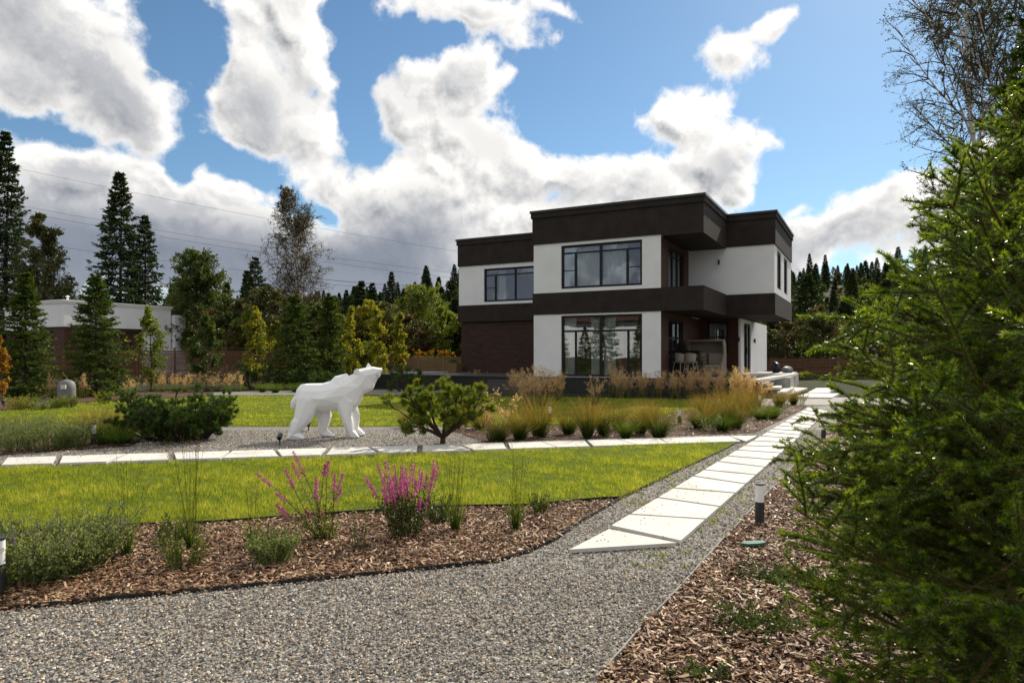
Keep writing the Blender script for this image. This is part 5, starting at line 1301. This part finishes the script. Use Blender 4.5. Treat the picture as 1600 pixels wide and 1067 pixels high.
# purple loosestrife
leafy('purple_loosestrife', 'dense bushy loosestrife with many upright magenta flower spikes', 632, 842, .64, .34, 46, 26, 620, 'leaf_dark', .035, 'flowering plant', ('petal_pink', .9, 130, .66, .014, .011), stem='stem', spread=1.0, up=.10, top=.55)
def straggly():
    rng = np.random.default_rng(622); x, y = gp(505, 848); T = thing('purple_loosestrife', 'straggly loosestrife with wide leaning stems and scattered magenta spikes', 'flowering plant', (x,y,.012))
    tips = [(402,742),(430,772),(432,792),(445,735),(455,725),(465,708),(488,748),(492,765),(508,728),(515,722),(533,742),(532,770),(436,800),(478,800),(518,744),(500,800)]
    P = []
    for i,(px,py) in enumerate(tips):
        Yt = y+rng.uniform(-.22,.22); tip = np.array([at(px,Yt)-x, Yt-y, EYE+(HOR-py)/F*Yt]); m = np.linspace(0,1,8)[:,None]; b = np.array([rng.normal(0,.04),rng.normal(0,.04),0])
        c = b+(tip-b)*m; c[:,2] += 0; c[:,:2] -= (tip[:2]-b[:2])*(np.sin(np.pi*m)*.10); c += np.cumsum(rng.normal(0,.006,c.shape),0)*[1,1,.4]; P.append(c)
    P = np.array(P); g = G(); tube_batch(g, P, np.linspace(.005,.002,8), 5); g.build('stems', M['stem'], T)
    n = len(P); g = G(); ii = np.repeat(np.arange(n),46); tt = rng.uniform(.05,.85,len(ii))**1.3; C,D = along(P,ii,tt); leaves(g, C+rng.normal(0,.015,C.shape), rdir(len(C),rng), .030, .012, rng); 
    B = grow(np.zeros((40,3))+rng.normal(0,.04,(40,3))*[1,1,0], np.stack([rng.normal(0,.5,40),rng.normal(0,.5,40),np.ones(40)],-1), rng.uniform(.12,.34,40), 4, rng, noise=.1); ii = np.repeat(np.arange(40),22); C,D = along(B,ii,rng.uniform(.1,1,len(ii))); leaves(g, C, rdir(len(C),rng), .030, .014, rng)
    g.build('leaves', M['leaf_lime2'], T)
    for q in range(n): spike(T, P[q:q+1], rng.uniform(.74,.86), 150, .014, .013, rng)
M['leaf_lime2'] = leafmat('pale_speckled_leaf', [(.04,.07,.015),(.12,.16,.03),(.28,.25,.08)], trans=.45)
straggly()
leafy('catmint', 'large grey green catmint cushion at the lower left edge of the picture', 55, 905, .38, .78, 260, 44, 630, 'leaf_sage', .026, 'flowering plant', ('petal_blue', .28, 26, .78, .009, .008), spread=.9)
leafy('catmint', 'smaller grey green catmint right of the large cushion in the front bed', 120, 888, .30, .46, 130, 44, 631, 'leaf_sage', .025, 'flowering plant', ('petal_blue', .25, 22, .78, .009, .008), spread=.9)
leafy('catmint', 'grey green bushy catmint left of the straggly loosestrife', 425, 884, .27, .28, 80, 44, 632, 'leaf_sage', .022, 'flowering plant', ('petal_blue', .15, 10, .8, .008, .008))
leafy('leafy_perennial', 'thin leafy plant standing before the tall stalked grass in the front bed', 285, 893, .30, .26, 34, 26, 633, 'leaf_lime2', .024, 'plant')
leafy('leafy_perennial', 'thin wispy plant on the bark between the two loosestrifes', 562, 862, .34, .14, 10, 12, 634, 'leaf_sage', .014, 'plant')
leafy('round_shrub', 'small round shrub at the right end of the front bed', 843, 805, .22, .17, 30, 26, 635, 'leaf_lime2', .020)
leafy('round_shrub', 'small shrub pressed against the dense loosestrife on its right', 684, 820, .26, .20, 34, 24, 636, 'leaf_dark', .022)
leafy('dark_seedling', 'small dark leafy plant behind the thin perennial in the front bed', 268, 850, .22, .22, 26, 20, 637, 'leaf_dark', .024)
for i,(px,py,h,w,lab) in enumerate([(25,706,.50,.62,'grey green lavender mound cut by the left edge of the bed beside the cross path'),(75,704,.55,.62,'grey green lavender mound left of the bollard lamp'),(118,700,.52,.50,'grey green lavender mound touching the bollard lamp'),(45,690,.50,.6,'lavender mound in the back row of the left bed'),(-25,700,.5,.6,'lavender mound half outside the picture at left')]):
    leafy('lavender', lab, px, py, h, w, 100, 26, 650+i, 'leaf_sage', .026, 'lavender', ('petal_blue', .3, 8, .8, .012, .01), group='lavender mounds in the left bed')
for i,(px,py,h,w,lab,m) in enumerate([(28,641,.42,.5,'yellow green low shrub under the orange tree','leaf_yellow'),(48,639,.40,.4,'smaller yellow green shrub right of the first one','leaf_lime'),(88,638,.35,.4,'low shrub right of the little black spotlight','leaf_lime'),(108,637,.40,.4,'low shrub before the grey service hood','leaf_lime'),(163,632,.46,.42,'lone round yellow shrub on the lawn strip','leaf_yellow'),(62,641,.25,.4,'grey green creeping shrub between the yellow ones','leaf_sage'),(540,612,.5,.3,'bright yellow green shrub by the paving below the bear\'s chin','leaf_lime'),(463,602,.6,.5,'bright lime shrub behind the bear\'s back','leaf_lime')]):
    leafy('low_shrub', lab, px, py, h, w, 44, 16, 670+i, m, .045, group='low shrubs along the far beds')
for i,(px,py,h,w,lab,m) in enumerate([(1106,675,.40,.40,'grey green leafy perennial between two tussocks','leaf_sage'),(1140,668,.75,.25,'upright lime green perennial behind the bushy tussock','leaf_lime'),(1225,636,.5,.35,'grey green sprig plant beside the driveway','leaf_sage'),(1250,633,.55,.4,'dusty green shrub at the corner of the driveway','leaf_sage'),(948,684,.5,.12,'bright upright green shoot between the tussocks','leaf_lime')]):
    leafy('bed_perennial', lab, px, py, h, w, 26, 14, 690+i, m, .035, 'plant')

# airy plume grasses before the house and before the fence
def plume(label, px, py, h, w, ns, seed, loc=None, group='airy plume grasses', bw=.005, seeds=60, ss=.034):
    rng = np.random.default_rng(seed); x, y = gp(px, py); T = thing('plume_grass', label, 'ornamental grass', (x,y,.01), 0, group)
    g = G(); a = rng.uniform(0,6.28,ns); out = np.abs(rng.normal(0,.5,ns))*w/h; 
    P = grow(rng.normal(0,w*.16,(ns,3))*[1,1,0], np.stack([np.cos(a)*out,np.sin(a)*out,np.ones(ns)],-1), h*rng.uniform(.6,1.1,ns), 6, rng, bend=(0,0,-.05), noise=.04)
    tube_batch(g, P, np.linspace(bw*.6,bw*.3,6), 3, 0, .25)
    B, i, t = spawn(P, 7, rng, t=(.50,1), ang=(40,15), ratio=(.14,.30), m=3, noise=.15, bend=(0,0,-.05)); tube_batch(g, B, [.0014,.001,.001], 3, 0, .6)
    ii = np.repeat(np.arange(len(B)), max(3,seeds//7)); C,D = along(B,ii,rng.uniform(.2,1,len(ii))); C = C+rng.normal(0,.018,C.shape); leaves(g, C, rdir(len(C),rng,-.3), ss*rng.uniform(.6,1.2,len(C)), ss*.45, rng)
    g.build('plumes', M['straw'], T)
    o = tussock('leaves', None, px, py, h*.42, w*.8, 130, seed+1, mt='tuft_green', bw=.007, z=0); del o['category']; o.parent = T; o.location = (0,0,0)
    return T
PG = [(805,622,1.0,'leftmost plume grass before the white wall of the house'),(825,640,1.15,'big pale plume grass standing forward on the lawn edge below the house corner'),(848,636,1.2,'tall plume grass right behind the forward pale one'),(872,626,1.0,'plume grass below the left edge of the tall lower window'),
      (958,620,1.25,'tall leaning plume grass below the right half of the lower window'),(975,622,1.0,'plume grass just right of the leaning tall one'),(1003,622,.95,'plume grass below the right edge of the lower window'),(1028,622,1.0,'plume grass below the right end of the white wall'),(1055,623,1.0,'plume grass before the timber corner of the house'),
      (1082,624,1.05,'plume grass before the pale chairs'),(1105,625,1.15,'plume grass before the hooded daybed'),(1125,626,1.1,'dense plume grass left of the entrance door'),(1148,628,1.15,'brightest plume grass before the entrance wall'),(1168,629,1.05,'plume grass next to the floating steps'),(1186,627,.75,'low plume grass touching the floating steps'),
      (745,606,.8,'thin plume grass before the left deck'),(700,606,.8,'thin reddish plume grass behind the twisted pine'),(770,690,.9,'thin plume stalks rising before the cross path tussocks'),(930,634,.9,'faint plume grass on the far side of the lawn')]
for i,(px,py,h,lab) in enumerate(PG): plume(lab, px, py, h*.98, .55, 34 if i not in (15,16,17,18) else 14, 700+2*i, seeds=91)
for i,px in enumerate(range(238,385,17)):
    plume('%s plume grass from the left in the dry row before the fence' % ORD[i], px, 612, .85, .6, 15, 760+2*i, group='dry plume grasses before the left fence', bw=.006, ss=.035)
for i,(px,lab) in enumerate([(80,'reddish dry grass left of the service hood'),(128,'reddish dry grass right of the service hood'),(205,'dry grass at the foot of the bushy young spruce')]):
    plume(lab, px, 622, .9, .5, 14, 790+2*i, group='dry grasses near the service hood', bw=.006, ss=.035)

# creeping ground cover on the right bark bed
def creeper(label, px, py, w, d, n, seed):
    rng = np.random.default_rng(seed); x, y = gp(px, py); T = thing('creeping_plant', label, 'ground cover plant', (x,y,.02)); g = G()
    a = rng.uniform(0,6.28,n); P = grow(rng.normal(0,.06,(n,3))*[1,.7,0], np.stack([np.cos(a)*w,np.sin(a)*d,rng.uniform(.02,.4,n)*w],-1), w*rng.uniform(.3,1,n), 6, rng, bend=(0,0,-.03), noise=.12)
    P[:,:,2] = np.abs(P[:,:,2]); tube_batch(g, P, .0016, 3); g.build('stems', M['stem_green'], T)
    g = G(); ii = np.repeat(np.arange(n),34); C,D = along(P,ii,rng.uniform(0,1,len(ii))); leaves(g, C+rng.normal(0,.008,C.shape), rdir(len(C),rng,.7), .020, .012, rng); g.build('leaves', M['leaf_dark'], T)
creeper('low glossy creeping plant on the bark below the lamp, upper of the two patches', 1215, 912, .34, .2, 60, 801)
creeper('low glossy creeping plant on the bark, nearest the gravel and the camera', 1190, 985, .36, .22, 65, 802)
creeper('small green creeper on the bark at the bottom of the picture', 1100, 1062, .16, .1, 16, 803)
def weeds():
    rng = np.random.default_rng(810); g = G(); n = 520
    poly = PX([(950,800),(1130,705),(1180,690),(1200,680),(1290,640),(1300,640),(1180,800),(1130,850),(1000,985)])
    x,y = scatter(poly, lambda x,y: np.full(len(x),60.), rng, 60); k = (np.sin(x*4)*np.sin(y*3.1) > .15); x,y = x[k],y[k]; ii = np.repeat(np.arange(len(x)),9)
    C = np.stack([x[ii],y[ii],np.full(len(ii),.015)],-1)+rng.normal(0,.02,(len(ii),3))*[1,1,0]; leaves(g, C, rdir(len(C),rng,1.), .03, .010, rng, rnd=rng.uniform(0,.7,len(C)))
    tag(g.build('weeds', M['blade']), 'small green weeds sprouting in the gravel beside the long path', 'weeds', kind='stuff')
weeds()
def litter():
    rng = np.random.default_rng(811); g = G(); x,y = scatter(GRAVEL, lambda x,y: np.full(len(x),16.), rng, 16); k = (y < 9); x,y = x[k],y[k]
    C = np.stack([x,y,np.full(len(x),.026)],-1); leaves(g, C, np.stack([rng.normal(0,1,len(x)),rng.normal(0,1,len(x)),rng.normal(0,.15,len(x))],-1), .030, .012, rng)
    tag(g.build('fallen_leaves', M['chip']), 'scattered small fallen leaves and chips on the grey gravel', 'leaves', kind='stuff')
litter()
# ------------------------------------------------------------ birch and dark spruce at the upper right
broadleaf('tall_birch', 'tall fine-twigged birch at the right rising above the foreground spruce', 13.2, 2.0, 901, (at(1560,16.5),16.5,0), mt='leaf_olive', bark='birch', leaf=.052, n1=96, n2=11, n3=8, nl=8, base=.22, ang=30, bend=.03, droop=-.10, sparse=.75, tr=.007, shape=.55, trunks=2)
far_spruce('dark_tall_spruce', 'dark tall spruce behind the foreground spruce in the upper right corner', 6.6, 1.45, 902, (at(1665,8.2),8.2,0), lv=40, card=.13, mt='needle_young', k=(9,13), low=.05, dens=3.0)
broadleaf('young_tree', 'yellow leaved young tree half hidden behind the foreground spruce', 4.6, 1.0, 903, (at(1478,22),22,0), mt='leaf_yellow', leaf=.075, n1=34, n2=6, n3=5, nl=7, base=.1, tr=.006)

# ------------------------------------------------------------ the big spruce beside the camera
def near_spruce():
    rng = np.random.default_rng(1234); bx, by_ = 2.25, 2.75
    T = thing('foreground_spruce', 'large green spruce with glossy needles filling the right side close to the camera', 'spruce tree', (bx,by_,0))
    H = 3.25
    g = G(); tr = grow(np.zeros((1,3)), [[0,0,1.]], [H], 12, rng, noise=.012); tube_batch(g, tr, np.linspace(.055,.006,12), 9); g.build('trunk', M['bark'], T)
    p0=[]; d0=[]; L=[]
    for z in np.arange(.12, H-.15, .10):
        n = rng.integers(6,8); a = rng.uniform(0,6.28)+np.arange(n)/n*6.28+rng.normal(0,.15,n)
        t = z/H; l = (1.50*(1-t)**.95+.10)*rng.uniform(.72,1.08,n)
        for aa, ll in zip(a, l):
            p0.append((0,0,z+rng.normal(0,.03))); d0.append((math.cos(aa),math.sin(aa),.05+.75*t*t+rng.normal(0,.08))); L.append(ll)
    # long boughs reaching towards the camera and over the path, as measured on the photograph
    for (px,py,Y) in [(1392,436,1.75),(1258,470,2.6),(1360,560,1.6),(1215,690,3.0),(1212,795,2.9),(1290,735,2.2),(1340,870,1.8),(1300,1000,1.9),(1490,235,1.9),(1400,640,1.45),(1440,300,2.2),(1500,520,1.25),(1250,590,2.9),(1255,855,2.6),(1420,780,1.4),(1380,960,1.4),(1235,640,2.8),(1500,900,1.2),(1545,700,1.15),(1340,500,2.3),(1450,1030,1.2),(1590,330,1.5)]:
        tip = np.array([at(px,Y)-bx, Y-by_, EYE+(HOR-py)/F*Y]); tip *= .93; hz = math.hypot(tip[0],tip[1]); z0 = max(.12, min(H-.3, tip[2]-.18*hz)); d = tip-np.array([0,0,z0])
        p0.append((0,0,z0)); d0.append(tuple(nrm(d)-np.array([0,0,.05]))); L.append(np.linalg.norm(d)*1.0)
    for py in np.linspace(250, 1080, 44):
        ex = np.interp(py, [100,300,430,470,600,700,860,1000,1100], [1600,1445,1390,1290,1240,1215,1215,1220,1260]); px = ex+rng.uniform(0,1)**1.5*(1560-ex)
        Y = rng.uniform(1.5,3.0); tip = np.array([at(px,Y)-bx, Y-by_, max(.1, EYE+(HOR-py)/F*Y)]); hz = math.hypot(tip[0],tip[1]); z0 = max(.12, min(H-.3, tip[2]-.22*hz)); d = tip-np.array([0,0,z0])
        p0.append((0,0,z0)); d0.append(tuple(nrm(d)-np.array([0,0,.05]))); L.append(np.linalg.norm(d))
    # boughs stop where the crown's edge runs in the photograph
    p0 = np.array(p0); d0 = np.array(d0); L = np.array(L)
    B = grow(p0, d0, L, 9, rng, bend=(0,0,.035), noise=.07)
    oy = [-400,0,100,235,300,430,470,560,600,700,800,860,1000,1100,2000]; ox = [1690,1640,1600,1500,1445,1390,1275,1270,1238,1218,1222,1215,1222,1260,1400]
    for it in range(8):
        Q = B+[bx,by_,0]; px = 800+F*Q[...,0]/np.maximum(Q[...,1],.25); py = HOR-F*(Q[...,2]-EYE)/np.maximum(Q[...,1],.25)
        over = (px < np.interp(py, oy, ox)).any(1)
        B[over] = B[over,:1]+(B[over]-B[over,:1])*.88
    keep = plen(B) > .12; B = B[keep]
    gw = G(); tube_batch(gw, B, np.linspace(.011,.002,9), 6)
    S1 = []; 
    k1 = 14
    A, i1, t1 = spawn(B, k1, rng, t=(.16,.99), ang=(50,9), ratio=(.26,.44), m=6, bend=(0,0,.0), noise=.07, flat=.45, taper=.72); tube_batch(gw, A, np.linspace(.0036,.0014,6), 4)
    A2, i2, t2 = spawn(A, 3, rng, t=(.15,.9), ang=(50,8), ratio=(.35,.55), m=4, bend=(0,0,-.01), noise=.06, flat=.7, taper=.5); tube_batch(gw, A2, np.linspace(.0024,.001,4), 3)
    gw.build('boughs', M['spruce_twig'], T)
    g = G(); tot = 0
    for P, den, t0 in ((B, 1900, .05), (A, 2100, .02), (A2, 2300, .0)):
        ln = plen(P); org = np.array([bx,by_,0.])
        mid = P[:,P.shape[1]//2]+org; px = 800+F*mid[:,0]/np.maximum(mid[:,1],.2); py = HOR-F*(mid[:,2]-EYE)/np.maximum(mid[:,1],.2)
        vis = (px < 1700) & (py > -120) & (py < 1200) & (mid[:,1] > .3)
        dd = np.where(vis, den, den*.22); dist = np.linalg.norm(mid-[0,0,EYE],axis=1); dd = dd*np.clip(2.0/np.maximum(dist,.6), .65, 1.5)
        # the far side of the tree, hidden by the near side, can be thinner
        dd = dd*np.where(mid[:,0] > bx+.4, .5, 1)
        nn = rng.poisson(ln*dd*(1-t0)); ii = np.repeat(np.arange(len(P)), nn); tt = rng.uniform(t0,1.0,len(ii)); C, D = along(P, ii, tt)
        rv = rng.normal(0,1,C.shape)+np.array([0,0,.35]); pp = nrm(rv-(rv*D).sum(1,keepdims=True)*D); an = np.radians(rng.normal(46,10,len(C)))[:,None]
        d = np.cos(an)*D+np.sin(an)*pp; L_ = rng.uniform(.013,.021,len(C))*np.where(tt > .93, .85, 1); young = np.clip((tt-.5)*1.6,0,1)*(1 if P is not B else .5)
        leaves(g, C, d, L_, .0028, rng, 0, rnd=np.clip(  .14+.52*young+rng.normal(0,.16,len(C))+.12*(rng.uniform(0,1,len(P))[ii]-.5),0,1), shape='tri'); tot += len(C)
    print('near needles', tot)
    g.build('needles', M['needle'], T)
near_spruce()
tag(crumbs().build('gravel_crumbs', M['stone']), 'loose gravel crumbs kicked onto the pale slabs', 'gravel', kind='stuff')
# ------------------------------------------------------------ what stands behind the camera and mirrors in the lower windows
def behind():
    T = thing('white_villa', 'white villa and its red roof mirrored in the lower window of the house', 'house', (-37, -7.5, 0), R(-48.7))
    g = G(); g.box((-7,-4,0),(7,4,5.4)); g.build('wall', M['stucco'], T)
    g = G(); g.add([(-7.6,-4.6,5.4),(7.6,-4.6,5.4),(7.6,4.6,5.4),(-7.6,4.6,5.4),(-4,0,7.6),(4,0,7.6)], [(0,3,2,1),(0,1,5,4),(2,3,4,5)]); g.add([(7.6,-4.6,5.4),(7.6,4.6,5.4),(4,0,7.6)],[(0,1,2)]); g.add([(-7.6,4.6,5.4),(-7.6,-4.6,5.4),(-4,0,7.6)],[(0,1,2)]); g.build('roof', M['wood'], T)
    for x, z in ((-5,3.0),(4.6,3.3)): g = G(); g.box((x-.4,4.0,z),(x+.4,4.03,z+.9)); g.build('window', M['frame'], T)
    g = G(); g.box((-7.02,3.9,0),(7.02,4.05,1.3)); g.build('plinth', M['wood'], T)
    sp = far_spruce('garden_spruce', 'dark spruce mirrored in the lower window of the house', 7.5, 1.9, 950, (-24,3.5,0), lv=24, card=.35, mt='needle_young')
    for x, y, s, lab in ((-27.5,6,.6,'smaller spruce mirrored at the left of the lower window'),(-24,-1.5,.75,'taller spruce mirrored at the right of the lower window'),(-29,1.5,.62,'spruce mirrored in the left half of the lower window'),(-22,-5,.6,'spruce mirrored beside the open casement of the lower window')):
        o = copy_tree(sp); o.location = (x,y,0); o.scale = (s,s,s); o['label'] = lab
behind()
